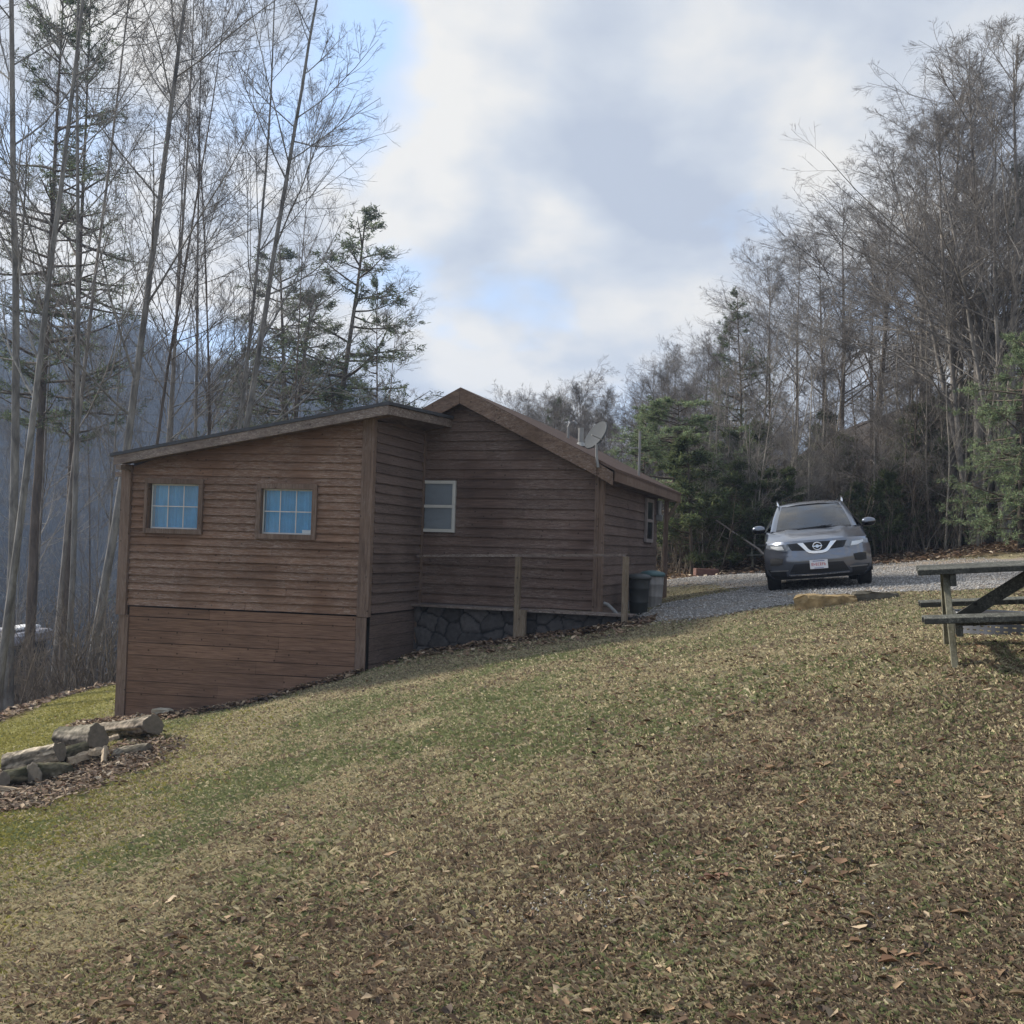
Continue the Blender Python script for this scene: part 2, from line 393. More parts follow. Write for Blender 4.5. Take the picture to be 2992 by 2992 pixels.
# ------------------------------------------------------------------ fallen leaves (stuff): curled dead leaves on lawn and in drifts
def leaf_mesh(lx_, ly_, size, zoff=0.0):
    n = len(lx_); z = gz(lx_, ly_)+0.004+zoff
    a = rng.random(n)*2*np.pi; c, s = np.cos(a), np.sin(a); tilt = rng.normal(0, .55, n); curl = rng.uniform(-0.15, 0.8, n)
    L = size; Wd = size*(0.45+0.35*rng.random(n))
    # 6 points: stem, 2 mid left/right, tip, with fold
    loc = [(-.5, 0, 0), (-.1, -.5, 1), (.3, -.32, 1.2), (.55, 0, .5), (.22, .36, 1.2), (-.15, .48, 1)]
    V = np.empty((n, 6, 3))
    for k, (u, v_, q) in enumerate(loc):
        px = u*L*(1+0.25*rng.normal(size=n)); py = v_*Wd*(1+0.3*rng.normal(size=n)); pz = q*curl*L*0.45+u*L*tilt*0.6
        V[:, k] = np.stack([lx_+px*c-py*s, ly_+px*s+py*c, z+np.maximum(pz, -0.003)+0.002], -1)
    idx = np.arange(n)*6
    F = np.concatenate([np.stack([idx, idx+1, idx+2, idx+3], -1), np.stack([idx, idx+3, idx+4, idx+5], -1)])
    pal = np.array([[.19, .125, .085], [.27, .19, .125], [.37, .28, .19], [.13, .09, .065], [.47, .39, .29], [.23, .14, .095], [.09, .07, .06]])
    cc = pal[rng.choice(7, n, p=[.22, .24, .15, .16, .06, .07, .10])]*(0.7+0.6*rng.random(n))[:, None]
    return V.reshape(-1, 3), F, np.concatenate([cc, cc])
parts = []
lx1, ly1 = scatter(26000, 2.8, 27, 0.62, 1.3); k = ~under_house(lx1, ly1) & (rng.random(26000) < 0.10+0.90*sstep(0.44, 0.64, fbm(lx1, ly1, 0.7, 3, 71)+0.035*lx1+.02)) & (drv_at(lx1, ly1) < 0.3)
_q = leaf_mesh(lx1[k], ly1[k], (0.014+0.046*rng.random(k.sum())**2.0), .008+.012*rng.random(k.sum())); parts.append((_q[0], _q[1], _q[2]*np.array([.96, .90, .82])*.72))
# log bed, foundation strip, woods edges
lx2 = rng.uniform(-8.5, -2.8, 30000); ly2 = rng.uniform(8.5, 15.5, 30000); k = (litter(lx2, ly2) > rng.random(30000)*0.9+0.1)
_q = leaf_mesh(lx2[k], ly2[k], 0.03+0.06*rng.random(k.sum())**1.5, rng.random(k.sum())*0.06); parts.append((_q[0], _q[1], _q[2]*rng.choice([.35, .55, .9], len(_q[2]))[:, None]))
lx3 = rng.uniform(-34, 28, 90000); ly3 = rng.uniform(17, 40, 90000); k = (litter(lx3, ly3) > rng.random(90000)*0.8+0.2) & ~under_house(lx3, ly3)
parts.append(leaf_mesh(lx3[k], ly3[k], 0.08+0.10*rng.random(k.sum()), rng.random(k.sum())*0.06))
aa = rng.uniform(-8.0, 1.0, 5200); bbb = np.where(aa < -3.2, -2.2+(aa+3.2)*0.1325+np.abs(rng.normal(0, .16, 5200))*-1, np.where(rng.random(5200) < .8, -0.45+rng.normal(0, .18, 5200), rng.uniform(-2.3, -.3, 5200)))
# the drift against the foundation and along the addition's foot
pp = G0[None, :2]+aa[:, None]*UF[:2]+bbb[:, None]*UD[:2]; pp[:, 0] += np.where(aa < -3.2, 0, 0)
k = ~under_house(pp[:, 0], pp[:, 1])
parts.append(leaf_mesh(pp[k, 0], pp[k, 1], 0.05+0.07*rng.random(k.sum()), rng.random(k.sum())*0.05))
off = 0; VV, FF, CC = [], [], []
for v_, f_, c_ in parts: VV.append(v_); FF.append(f_+off); CC.append(c_); off += len(v_)
me = npmesh('fallen_leaves', np.concatenate(VV), np.concatenate(FF), colattr('dead_leaf', 0.75, 0.2, 0.15), col=np.concatenate(CC))
tag(link(bpy.data.objects.new('fallen_leaves', me)), kind='stuff')
# ------------------------------------------------------------------ loose stones (stuff) on the drive and in the bare patch of lawn
def stones(xs, ys, size, cols):
    n = len(xs); z = gz(xs, ys)
    o = np.array([(1,0,0),(0,1,0),(-1,0,0),(0,-1,0),(0,0,.7),(0,0,-.5)], float)
    rr = 1+0.35*rng.normal(size=(n, 6, 1)); V = o[None]*rr*size[:, None, None]
    a = rng.random(n)*6.28; c, s = np.cos(a)[:, None], np.sin(a)[:, None]
    V = np.stack([V[..., 0]*c-V[..., 1]*s+xs[:, None], V[..., 0]*s+V[..., 1]*c+ys[:, None], V[..., 2]+z[:, None]+0.015+size[:, None]*0.15], -1)
    f = np.array([(0,1,4),(1,2,4),(2,3,4),(3,0,4),(1,0,5),(2,1,5),(3,2,5),(0,3,5)])
    F = (np.arange(n)[:, None, None]*6+f[None]).reshape(-1, 3)
    return V.reshape(-1, 3), F, np.repeat(cols, 8, 0)
sx = rng.uniform(1.5, 12, 42000); sy = rng.uniform(14.2, 30, 42000); dd = drv_at(sx, sy); k = (dd > -0.4*rng.random(42000)) & ~under_house(sx, sy); sx, sy = sx[k], sy[k]
px_, py_ = rng.normal(0.62, 0.33, 900), rng.normal(4.35, 0.22, 900)
sx = np.r_[sx, px_, rng.normal(1.55, .2, 160)]; sy = np.r_[sy, py_, rng.normal(3.7, .3, 160)]
sz_ = np.where(sy < 8, 0.004+0.006*rng.random(len(sx)), 0.008+0.014*rng.random(len(sx)))
sc = (0.16+0.30*rng.random(len(sx)))[:, None]*np.array([1.0, .96, .91])
V, F_, C_ = stones(sx, sy, sz_, sc)
me = npmesh('loose_stones', V, F_, colattr('stone_chip', 0.85, 0.2), col=C_)
tag(link(bpy.data.objects.new('loose_stones', me)), kind='stuff')
# ------------------------------------------------------------------ cabin
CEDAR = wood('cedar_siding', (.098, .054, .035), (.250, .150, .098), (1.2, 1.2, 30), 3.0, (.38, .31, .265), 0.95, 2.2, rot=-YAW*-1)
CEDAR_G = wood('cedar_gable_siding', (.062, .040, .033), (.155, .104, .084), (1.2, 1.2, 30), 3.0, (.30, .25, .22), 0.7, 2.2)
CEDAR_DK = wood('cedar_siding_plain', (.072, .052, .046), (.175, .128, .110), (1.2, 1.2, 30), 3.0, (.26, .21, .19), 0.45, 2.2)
PLANK = wood('plank_skirt', (.108, .062, .042), (.255, .155, .105), (1.2, 1.2, 26), 3.0, None, 0, 2.2)
TRIM = wood('brown_trim', (.100, .068, .052), (.220, .155, .120), (14, 14, 1.0), 3.0, (.30, .25, .22), 0.5, 2.4)
FASCIA = wood('fascia_board', (.090, .058, .042), (.180, .122, .088), (3, 3, 9), 3.0, (.36, .31, .28), 0.5, 2.4)
FASCIA_GREY = wood('weathered_fascia', (.095, .072, .062), (.230, .185, .160), (3, 3, 9), 3.0, (.42, .38, .35), 0.6, 2.4)
POSTW = wood('treated_post', (.10, .078, .055), (.215, .165, .115), (14, 14, 1.2), 3.0, (.34, .30, .25), 0.5, 2.4)
SHINGLE = plain('asphalt_shingle', (.115, .080, .066), 0.95, var=0.35, scale=22, bump=0.6, spec=0.1)
DARKROOF = plain('dark_roll_roofing', (.050, .052, .060), 0.7, var=0.3, scale=10, bump=0.3)
CORE = plain('shadow_gap_core', (.030, .024, .022), .95, var=.2)  # near-black core colour that paints the shadow lines in the board gaps
WHITE = plain('white_window_vinyl', (.50, .50, .48), 0.5, var=0.08, scale=5)
BLIND = plain('window_blind', (.33, .36, .40), 0.7, var=0.08, scale=3)
DARK = plain('dark_interior', (.012, .012, .014), 0.9, var=0.1)
METAL = plain('galvanised_metal', (.24, .24, .24), 0.55, 0.3, var=0.15, scale=8)
CONC = plain('concrete', (.25, .24, .23), 0.95, var=0.25, scale=9, bump=0.4)
def glass_mat(name, tint=(.5, .55, .6), gloss=0.35):
    m = NT(name); tr = m.n('ShaderNodeBsdfTransparent'); tr.inputs[0].default_value = (.9, .93, .95, 1)
    g = m.n('ShaderNodeBsdfGlossy', Roughness=0.03); g.inputs['Color'].default_value = (1, 1, 1, 1)
    lw = m.n('ShaderNodeLayerWeight', Blend=0.35); f = m.math('ADD', m.math('MULTIPLY', lw.outputs['Fresnel'], 0.8), gloss*0.05)
    mx = m.n('ShaderNodeMixShader'); m.l(f, mx.inputs[0]); m.l(tr.outputs[0], mx.inputs[1]); m.l(g.outputs[0], mx.inputs[2])
    m.l(mx.outputs[0], m.out.inputs['Surface']); return m.m
GLASS = glass_mat('window_glass')

def boards(mb, pt, n_out, z0, z1, expo, lim, holes=(), thick=0.022, lap=True, joints=True, seed=0, jit=0.006):
    """horizontal boards; pt(s, z, out) -> world point; lim(z) -> (s0, s1); holes = (s0, s1, z0, z1)"""
    rr = random.Random(seed); z = z0
    while z < z1-0.01:
        e = expo*(1+rr.uniform(-jit, jit)*4); zt = min(z+e, z1)
        a0, a1 = lim(z); b0, b1 = lim(zt)
        if a1-a0 > 0.05:
            segs = [(a0, a1, b0, b1)]; mids = []
            for (h0, h1, hz0, hz1) in holes:
                if zt > hz0+0.002 and z < hz1-0.002:
                    ns = []
                    if z < hz0-.015: mids.append((h0, h1, h0, h1, z, hz0))
                    elif zt > hz1+.015: mids.append((h0, h1, h0, h1, hz1, zt))
                    for s in segs:
                        if h0 <= s[0] and h1 >= s[1]: continue
                        if h1 <= s[0] or h0 >= s[1]: ns.append(s); continue
                        if h0 > s[0]: ns.append((s[0], h0, s[2], h0))
                        if h1 < s[1]: ns.append((h1, s[1], h1, s[3]))
                    segs = ns
            for (p0, p1, q0, q1, zA, zB) in [(*s_, z, zt) for s_ in segs]+mids:
                cuts = [0, 1]
                if joints and p1-p0 > 2.0: cuts = [0, rr.uniform(.3, .7), 1]
                for i in range(len(cuts)-1):
                    g = 0.0012
                    u0 = p0+(p1-p0)*cuts[i]+g; u1 = p0+(p1-p0)*cuts[i+1]-g; w0 = q0+(q1-q0)*cuts[i]+g; w1 = q0+(q1-q0)*cuts[i+1]-g
                    tb = thick*(1+rr.uniform(-.15, .25)); tt = 0.004 if lap else thick*(0.9+rr.uniform(0, .1)); dz = rr.uniform(-jit, jit)*0.5
                    # several stations along the board so worn edges wave a little
                    ns_ = max(2, int((u1-u0)/0.45)+1); prev = None; st = []
                    for k in range(ns_):
                        f = k/(ns_-1); su = u0+(u1-u0)*f; sw = w0+(w1-w0)*f; wv = rr.uniform(-.003, .003)
                        gap = 0.009 if not lap else -0.006
                        st.append([pt(su, zA+dz+wv, 0.0), pt(su, zA+dz+wv, tb), pt(sw, zB-gap, tt), pt(sw, zB-gap, 0.0)])
                    vs = [p for s4 in st for p in s4]; fs = [(0,1,2,3), tuple((ns_-1)*4+q for q in (3,2,1,0))]
                    for k in range(ns_-1):
                        for q in range(4): fs.append((k*4+q, (k+1)*4+q, (k+1)*4+(q+1) % 4, k*4+(q+1) % 4))
                    mb.raw(vs, fs, rr.random())
        z = z+e
def window(parent, pt, s0, s1, z0, z1, mat, cols=3, rows=2, frame=0.035, proud=0.02, depth=0.05, bar=0.016, kind='grid', back=BLIND, backname='curtain', off=0.0):
    if off:
        pt_0 = pt; pt = lambda s, z, o=0.0: pt_0(s, z, o+off)
    fr = MB()
    def vb(a0, a1, b0, b1, o0, o1, mb=fr): mb.hexa([pt(a0, b0, o0), pt(a1, b0, o0), pt(a1, b0, o1), pt(a0, b0, o1), pt(a0, b1, o0), pt(a1, b1, o0), pt(a1, b1, o1), pt(a0, b1, o1)])
    proud += .020
    vb(s0, s1, z1-frame, z1, -depth, proud); vb(s0, s1, z0, z0+frame, -depth, proud)
    vb(s0, s0+frame, z0+frame, z1-frame, -depth, proud); vb(s1-frame, s1, z0+frame, z1-frame, -depth, proud)
    f = fr.build('window', mat, parent)
    gi = MB(); a0, a1, b0, b1 = s0+frame, s1-frame, z0+frame, z1-frame
    for i in range(1, cols): x = a0+(a1-a0)*i/cols; vb(x-bar/2, x+bar/2, b0, b1, 0.034, 0.046, gi)
    for j in range(1, rows):
        zc = b0+(b1-b0)*j/rows; x = 0.002
        vb(a0, a1, zc-bar/2, zc+bar/2, 0.035, 0.048, gi)
    if gi.v: gi.build('glazing_bar' if kind == 'grid' else 'sash_rail', mat, f)
    p = MB(); p.raw([pt(a0, b0, 0.037), pt(a1, b0, 0.037), pt(a1, b1, 0.037), pt(a0, b1, 0.037)], [(0, 1, 2, 3)]); p.build('pane', GLASS, f)
    c = MB(); n = 40; P = [[pt(a0+(a1-a0)*k/n, zz, (0.017-0.009*math.sin(k*1.15)-0.005*math.sin(k*0.47+1) if not off else -.035-.020*math.sin(k*1.05+math.sin(k*.31))-.012*math.sin(k*.43+1)) if backname == 'curtain' else 0.015) for k in range(n+1)] for zz in (b0-0.01, b1+0.01)]
    c.grid(P); c.build(backname, back, f)
    return f

cab = empty('cabin', W(-2.4, 2.5, gz1(*W(-2.4, 2.5, 0)[:2])), 'brown board-sided cabin with a low gable roof and a lean-to room on its left', 'cabin')
# --- main block -------------------------------------------------
zF = 0.625; L = SG(1915, 1747)[0]; L2 = 6.45
aP, zP = HG(1347, 1132, -.25); aE, zE = HG(1799, 1368, -.25)
sl = (zP-zE)/(aE-aP); aL = aP-(aE-aP)
def roof_z(a): return zP-abs(a-aP)*sl
aWL = 2*aP                               # left wall
def pg(a, z, o=0.0): return W(a, -o, z)
def ps(b, z, o=0.0): return W(o, b, z)
wx0, wz1 = HG(1200, 1404); wx1, _ = HG(1335, 1404); wz0 = HG(1330, 1556)[1]; wx0 = wx1-0.95
mb = MB()
boards(mb, pg, -1, zF, zP-0.2, 0.166, lambda z: (max(aWL, aP-(zP-0.17-z)/sl), min(-0.115, aP+(zP-0.17-z)/sl)), [(wx0-.01, wx1+.01, wz0-.01, wz1+.01)], 0.034, seed=3)
# body behind the boards (so nothing shows through)
inner = MB()
i0 = 0.03
prof = [(aWL+.02, zF-.02), (-.02, zF-.02), (-.02, roof_z(0)-.16), (aP, zP-.16), (aWL+.02, roof_z(aWL)-.16)]
n = len(prof); vs = [W(a, 0.0, z) for a, z in prof]+[W(a, L, z) for a, z in prof]
inner.raw(vs, [tuple(range(n))[::-1], tuple(range(n, 2*n))]+[(i, (i+1) % n, n+(i+1) % n, n+i) for i in range(n)])
wall = inner.build('wall', CEDAR_DK, cab)
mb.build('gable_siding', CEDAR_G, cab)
mb = MB()
sb0, sz1 = SG(1885, 1455); sb1, _ = SG(1905, 1455); sz0 = SG(1897, 1585)[1]
boards(mb, lambda s, z, o: ps(s, z, o-0.02), 1, zF-.1, roof_z(0)-.1, 0.17, lambda z: (0.09, L), [(sb0-.02, sb1+.02, sz0-.02, sz1+.02)], 0.026, seed=5)
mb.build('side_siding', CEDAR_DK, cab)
mb = MB()
mb.hexa([W(-.115, -.032, zF-.02), W(.034, -.032, zF-.02), W(.034, .002, zF-.02), W(-.115, .002, zF-.02), W(-.115, -.032, roof_z(-.1)-.18), W(.034, -.032, roof_z(.05)-.18), W(.034, .002, roof_z(.05)-.18), W(-.115, .002, roof_z(-.1)-.18)], .5)
mb.hexa([W(-.02, .004, zF-.02), W(.036, .004, zF-.02), W(.036, .09, zF-.02), W(-.02, .09, zF-.02), W(-.02, .004, roof_z(.05)-.18), W(.036, .004, roof_z(.05)-.18), W(.036, .09, roof_z(.05)-.18), W(-.02, .09, roof_z(.05)-.18)], .8)
mb.build('corner_board', TRIM, cab)
# roof slabs
mb = MB(); th = .05; f0, f1 = -.27, L2
for sgn in (1, -1):
    ae = aP+sgn*(aE-aP)
    P = [(aP, zP), (ae, zE)]
    vs = [W(P[0][0], f0, P[0][1]-th), W(P[1][0], f0, P[1][1]-th), W(P[1][0], f1, P[1][1]-th), W(P[0][0], f1, P[0][1]-th), W(P[0][0], f0, P[0][1]), W(P[1][0], f0, P[1][1]), W(P[1][0], f1, P[1][1]), W(P[0][0], f1, P[0][1])]
    mb.hexa(vs if sgn > 0 else [vs[i] for i in (1, 0, 3, 2, 5, 4, 7, 6)])
roof = mb.build('roof', SHINGLE, cab)
vent = MB(); vb_, vz = SG(1697, 1292, -1.05)
zb = roof_z(-1.05)
vent.tube([W(-1.05, vb_, zb-.05), W(-1.05, vb_, zb+.34)], .055, 12); vent.tube([W(-1.05, vb_, zb-.02), W(-1.05, vb_, zb+.06)], [.13, .06], 12); vent.build('vent_pipe', plain('white_pipe', (.28, .28, .27), .6), roof)
vent = MB(); b2 = SG(1660, 1270, -1.5)[0]; zb = roof_z(-1.5)
vent.tube([W(-1.5, b2, zb-.05), W(-1.5, b2, zb+.22), W(-1.46, b2, zb+.31), W(-1.38, b2, zb+.33), W(-1.32, b2, zb+.27)], .028, 10); vent.build('gooseneck_vent', METAL, roof)
# rake fascia boards (right one in two lengths, the lower one dropped and warped)
mb = MB(); fh = .27
def rake(a0, a1, drop=0.0, o0=.275, o1=.30, h=fh, tone=.5, warp=0):
    z0_, z1_ = roof_z(a0)-.012-drop, roof_z(a1)-.012-drop-warp
    mb.hexa([W(a0, -o1, z0_-h), W(a1, -o1, z1_-h), W(a1, -o0+.006, z1_-h), W(a0, -o0+.006, z0_-h), W(a0, -o1, z0_), W(a1, -o1, z1_), W(a1, -o0+.006, z1_), W(a0, -o0+.006, z0_)], tone)
rake(aP+.002, -.03, tone=.7); rake(aL+.1, aP-.002, tone=.75)
mb.build('rake_board', FASCIA, cab)
mb = MB(); rake(-.02, .24, 0.05, .27, .295, .22, .6, .02); mb.build('rake_board', FASCIA, cab)
mb = MB()                                # eave fascia and soffit of the long side
mb.hexa([W(aE-.035, -.2, zE-.21), W(aE-.01, -.2, zE-.21), W(aE-.01, L2-.03, zE-.21), W(aE-.035, L2-.03, zE-.21), W(aE-.035, -.2, zE-.035), W(aE-.01, -.2, zE-.035), W(aE-.01, L2-.03, zE-.035), W(aE-.035, L2-.03, zE-.035)])
mb.build('eave_board', TRIM, cab)
mb = MB()
mb.hexa([W(.02, -.18, zE-.20), W(aE-.04, -.18, zE-.20), W(aE-.04, L2-.05, zE-.20), W(.02, L2-.05, zE-.20), W(.02, -.18, zE-.185), W(aE-.04, -.18, zE-.185), W(aE-.04, L2-.05, zE-.185), W(.02, L2-.05, zE-.185)])
mb.build('soffit', CEDAR_DK, cab)
window(cab, pg, wx0, wx1, wz0, wz1, WHITE, 1, 2, .055, .035, .0, .05, 'sash', BLIND, 'blind')
window(cab, ps, sb0, sb1, sz0, sz1, plain('taupe_window_trim', (.22, .19, .18), .6), 1, 2, .07, .03, .0, .06, 'sash', plain('window_dark', (.05, .055, .06), .4), 'blind')
# porch end: dark doorway recess, posts and brace under the far eave
mb = MB(); zg = gz1(*W(.05, L+.6, 0)[:2])
mb.bar(W(.04, L2-.55, zg-.1), W(.04, L2-.55, zE-.2), .09, .09, (1, 0, 0)); mb.build('porch_post', TRIM, cab)
mb = MB(); mb.bar(W(.04, L2-.55, zE-.65), W(.30, L2-.55, zE-.23), .05, .07, (1, 0, 0)); mb.build('porch_brace', POSTW, cab)
mb = MB(); mb.hexa([W(-.55, L+.02, zF-.1), W(-.04, L+.02, zF-.1), W(-.04, L+.06, zF-.1), W(-.55, L+.06, zF-.1), W(-.55, L+.02, zE-.2), W(-.04, L+.02, zE-.2), W(-.04, L+.06, zE-.2), W(-.55, L+.06, zE-.2)]); mb.build('door', DARK, cab)
mb = MB(); mb.tube([W(.055, L-.12, zE-.55), W(.055, L-.12, zE-.25)], .05, 10); mb.box(W(.07, L-.12, zE-.62), .12, .12, .14, UF, UD, (0, 0, 1), bev=.02); mb.build('porch_light', METAL, cab)
# conduit down the corner, elbow at the foot
mb = MB(); x = HG(1743, 1600, -.06)[0]
mb.tube([W(x, -.055, zE-.1), W(x, -.055, zF+.06)], .016, 8); mb.build('conduit', TRIM, cab)
mb = MB(); mb.tube([W(.09, -.03, zF+.13), W(.16, -.05, zF+.11), W(.27, -.07, zF+.02), W(.33, -.08, zF-.04)], .028, 8); mb.build('drain_elbow', plain('grey_pipe', (.16, .16, .16), .5), cab)
# stone foundation with real relief
def stonewall(name, pt, s0, s1, z0f, z1, seed, parent, size=.30):
    r = np.random.default_rng(seed); ns = int((s1-s0)/.022); S_ = np.linspace(s0, s1, ns); z0m = z0f; nz = int((z1-z0m)/.022); Z_ = np.linspace(z0m, z1, nz)
    SS, ZZ = np.meshgrid(S_, Z_)
    c = []
    for i in range(int((s1-s0)/size)+3):
        for j in range(int((z1-z0m)/size)+3): c.append((s0+(i-.7+r.uniform(0, .75))*size, z0m+(j-.7+r.uniform(0, .75)+(i % 2)*.4)*size*.92))
    c = np.array(c); wx_ = SS+(fbm(SS, ZZ, 6, 3, 81)-.5)*.09; wz_ = ZZ+(fbm(SS, ZZ, 6, 3, 84)-.5)*.09
    d = np.hypot(wx_[..., None]-c[:, 0], wz_[..., None]-c[:, 1]); idx = np.argmin(d, -1); ds = np.sort(d, -1); e = ds[..., 1]-ds[..., 0]
    out = sstep(0.006, 0.05, e)*.038*(0.7+.6*r.random(len(c))[idx])+(fbm(SS, ZZ, 14, 3, 87)-.5)*.012
    V = np.array([[pt(SS[i, j], ZZ[i, j], out[i, j]) for j in range(ns)] for i in range(nz)]).reshape(-1, 3)-np.array(parent_origin(parent))
    ii = np.arange(ns*nz).reshape(nz, ns); F = np.stack([ii[:-1, :-1], ii[:-1, 1:], ii[1:, 1:], ii[1:, :-1]], -1).reshape(-1, 4)
    tn = r.random(len(c))[idx]; base = np.array([.075, .070, .070])*(0.65+.7*tn[..., None]); mort = np.array([.022, .022, .024])
    g = sstep(0.006, .03, e)[..., None]; cv = (base*g+mort*(1-g)).reshape(-1, 3)
    me = npmesh(name, V, F, colattr(name+'_stone', .9, .15, noise=.35), smooth=True, vcol=cv)
    o = bpy.data.objects.new(name, me); link(o, parent); return o
zd = HG(1700, 1790, -.42)[1]
stonewall('stone_foundation', lambda s, z, o: W(s, -.22-o, z), A_RET+.0, .75, -.75, zd-.02, 5, cab)
mb = MB(); mb.hexa([W(A_RET+.01, -.42, zd-.035), W(.62, -.42, zd-.035), W(.62, -.03, zd-.035), W(A_RET+.01, -.03, zd-.035), W(A_RET+.01, -.42, zd), W(.62, -.42, zd), W(.62, -.03, zd), W(A_RET+.01, -.03, zd)]); mb.build('ledge_board', FASCIA_GREY, cab)
mb = MB(); mb.hexa([W(.0, .02, -.5), W(.02, .02, -.5), W(.02, L, -.5), W(.0, L, -.5), W(.0, .02, zF-.1), W(.02, .02, zF-.1), W(.02, L, zF-.1), W(.0, L, zF-.1)]); mb.build('foundation', CONC, cab)
# --- lean-to addition -------------------------------------------
def pf(s, z, o=0.0): return WF(s, z, o)
zS = HF(720, 1782)[1]                     # foot of the lap siding
s0r, z0r = HF(321, 1324, .38); s1r, z1r = HF(1136, 1172, .38)
rs = (z1r-z0r)/(s1r-s0r)
def arz(s): return z0r+(s-s0r)*rs
def pr(b, z, o=0.0): return W(A_RET+o, b, z)
W1 = [HF(443, 1413), HF(581, 1547)]; W2 = [HF(769, 1428), HF(912, 1563)]
def wr(Wn): return (Wn[0][0], Wn[1][0], Wn[1][1], Wn[0][1])
h1, h2 = wr(W1), wr(W2)
mb = MB(); cw = .165
T = .085
boards(mb, pf, 1, zS, 4.0, .126, lambda z: (max(S_L+.13, s0r+(z+.17-z0r)/rs), -.16), [(h_[0]-.03, h_[1]+.03, h_[2]-.03, h_[3]+.03) for h_ in (h1, h2)], .040, seed=11)
mb.build('front_siding', CEDAR, cab)
mb = MB(); boards(mb, pf, 1, -1.75, zS-.02, .205, lambda z: (S_L+.17, -.17), [], .020, lap=False, seed=12, jit=.012); mb.build('plank_skirt', PLANK, cab)
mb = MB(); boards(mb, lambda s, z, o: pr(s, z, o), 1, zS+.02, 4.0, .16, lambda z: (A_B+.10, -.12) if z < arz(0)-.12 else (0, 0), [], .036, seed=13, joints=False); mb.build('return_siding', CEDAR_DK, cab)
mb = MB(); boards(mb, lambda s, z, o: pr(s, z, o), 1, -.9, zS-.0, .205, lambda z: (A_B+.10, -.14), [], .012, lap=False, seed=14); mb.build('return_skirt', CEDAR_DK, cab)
mb = MB()                                 # core behind boards
pl = [FLc, FRc, np.array(W(A_RET, .0, 0)[:2]), np.array(FLc+UD[:2]*2.62)]
cen = sum(pl)/4; pl = [p+(cen-p)/np.linalg.norm(cen-p)*0.004 for p in pl]; pl[0] = pl[0]+UD[:2]*.16; pl[1] = pl[1]+UD[:2]*.16
def rzp(p): s = (np.array([p[0], p[1], 0])-A0)@FA; return arz(s)-.13
mb.raw([(p[0], p[1], -2.1) for p in pl]+[(p[0], p[1], rzp(p)) for p in pl], [(3,2,1,0), (4,5,6,7), (0,1,5,4), (1,2,6,5), (2,3,7,6), (3,0,4,7)]); mb.build('wall', CORE, cab)
# windows on the front: trim boards, white grids, blue curtains
CURT = plain('blue_curtain', (.13, .43, .68), .85, var=.15, scale=4)
for q, hh in enumerate((h1, h2)):
    wn = window(cab, pf, *hh, WHITE, 3, 2, .022, .020, .07, .016, 'grid', CURT, 'curtain', -.065)
    fr = MB()
    def vb(a0, a1, b0, b1, o0=-.09, o1=.072):
        fr.hexa([pf(a0, b0, o1), pf(a1, b0, o1), pf(a1, b0, o0), pf(a0, b0, o0), pf(a0, b1, o1), pf(a1, b1, o1), pf(a1, b1, o0), pf(a0, b1, o0)], random.random())
    a0, a1, b0, b1 = hh; t = T-.004
    vb(a0-t, a1+t, b1+.002, b1+t); vb(a0-t, a1+t, b0-t, b0-.002); vb(a0-t, a0-.03*(q == 0)-.002, b0, b1); vb(a1+.002, a1+t, b0, b1)
    fr.build('window_trim', TRIM, wn)
    if q == 1:
        bx_ = MB(); bx_.hexa([pf(a1-.18, b0+.0, -.05), pf(a1-.022, b0+.0, -.05), pf(a1-.022, b0+.0, -.031), pf(a1-.18, b0+.0, -.031), pf(a1-.185, b0+.075, -.05), pf(a1-.022, b0+.075, -.05), pf(a1-.022, b0+.075, -.031), pf(a1-.185, b0+.075, -.031)])
        bx_.build('window_fan_unit', plain('white_plastic', (.75, .75, .73), .5), wn)
# corner boards
def post(mbx, s0, s1, z0, z1, o0, o1, tone=.5):
    mbx.hexa([pf(s0, z0, o1), pf(s1, z0, o1), pf(s1, z0, o0), pf(s0, z0, o0), pf(s0, z1, o1), pf(s1, z1, o1), pf(s1, z1, o0), pf(s0, z1, o0)], tone)
mb = MB(); post(mb, S_L-.04, S_L+.125, zS-.16, arz(S_L)-.17, .0, .085, .85); mb.build('corner_board', TRIM, cab)
mb = MB(); post(mb, S_L-.0, S_L+.165, -1.8, zS-.165, .0, .05, .75); mb.build('corner_board', TRIM, cab)
mb = MB(); post(mb, -.155, .0, zS-.03, arz(-.1)-.15, .0, .048, .3); post(mb, .002, .032, zS-.03, arz(0)-.15, -.09, .052, .9); mb.build('corner_board', TRIM, cab)
mb = MB(); post(mb, -.165, -.03, -1.2, zS-.035, .0, .03, .35); post(mb, -.028, .0, -1.2, zS-.035, .0, .036, 1.0); mb.build('corner_board', TRIM, cab)
mb = MB()
mb.hexa([pr(-.11, zS+.0, .0), pr(-.11, zS, .035), pr(-.0, zS, .035), pr(-.0, zS, .0), pr(-.11, arz(0)-.15, 0), pr(-.11, arz(0)-.15, .035), pr(0, arz(0)-.15, .035), pr(0, arz(0)-.15, 0)][::1], .3)
mb.hexa([pr(-.24, -.8, .0), pr(-.24, -.8, .05), pr(-.0, -.8, .05), pr(-.0, -.8, .0), pr(-.24, zS-.01, 0), pr(-.24, zS-.01, .05), pr(0, zS-.01, .05), pr(0, zS-.01, 0)], .2)
mb.build('corner_board', TRIM, cab)
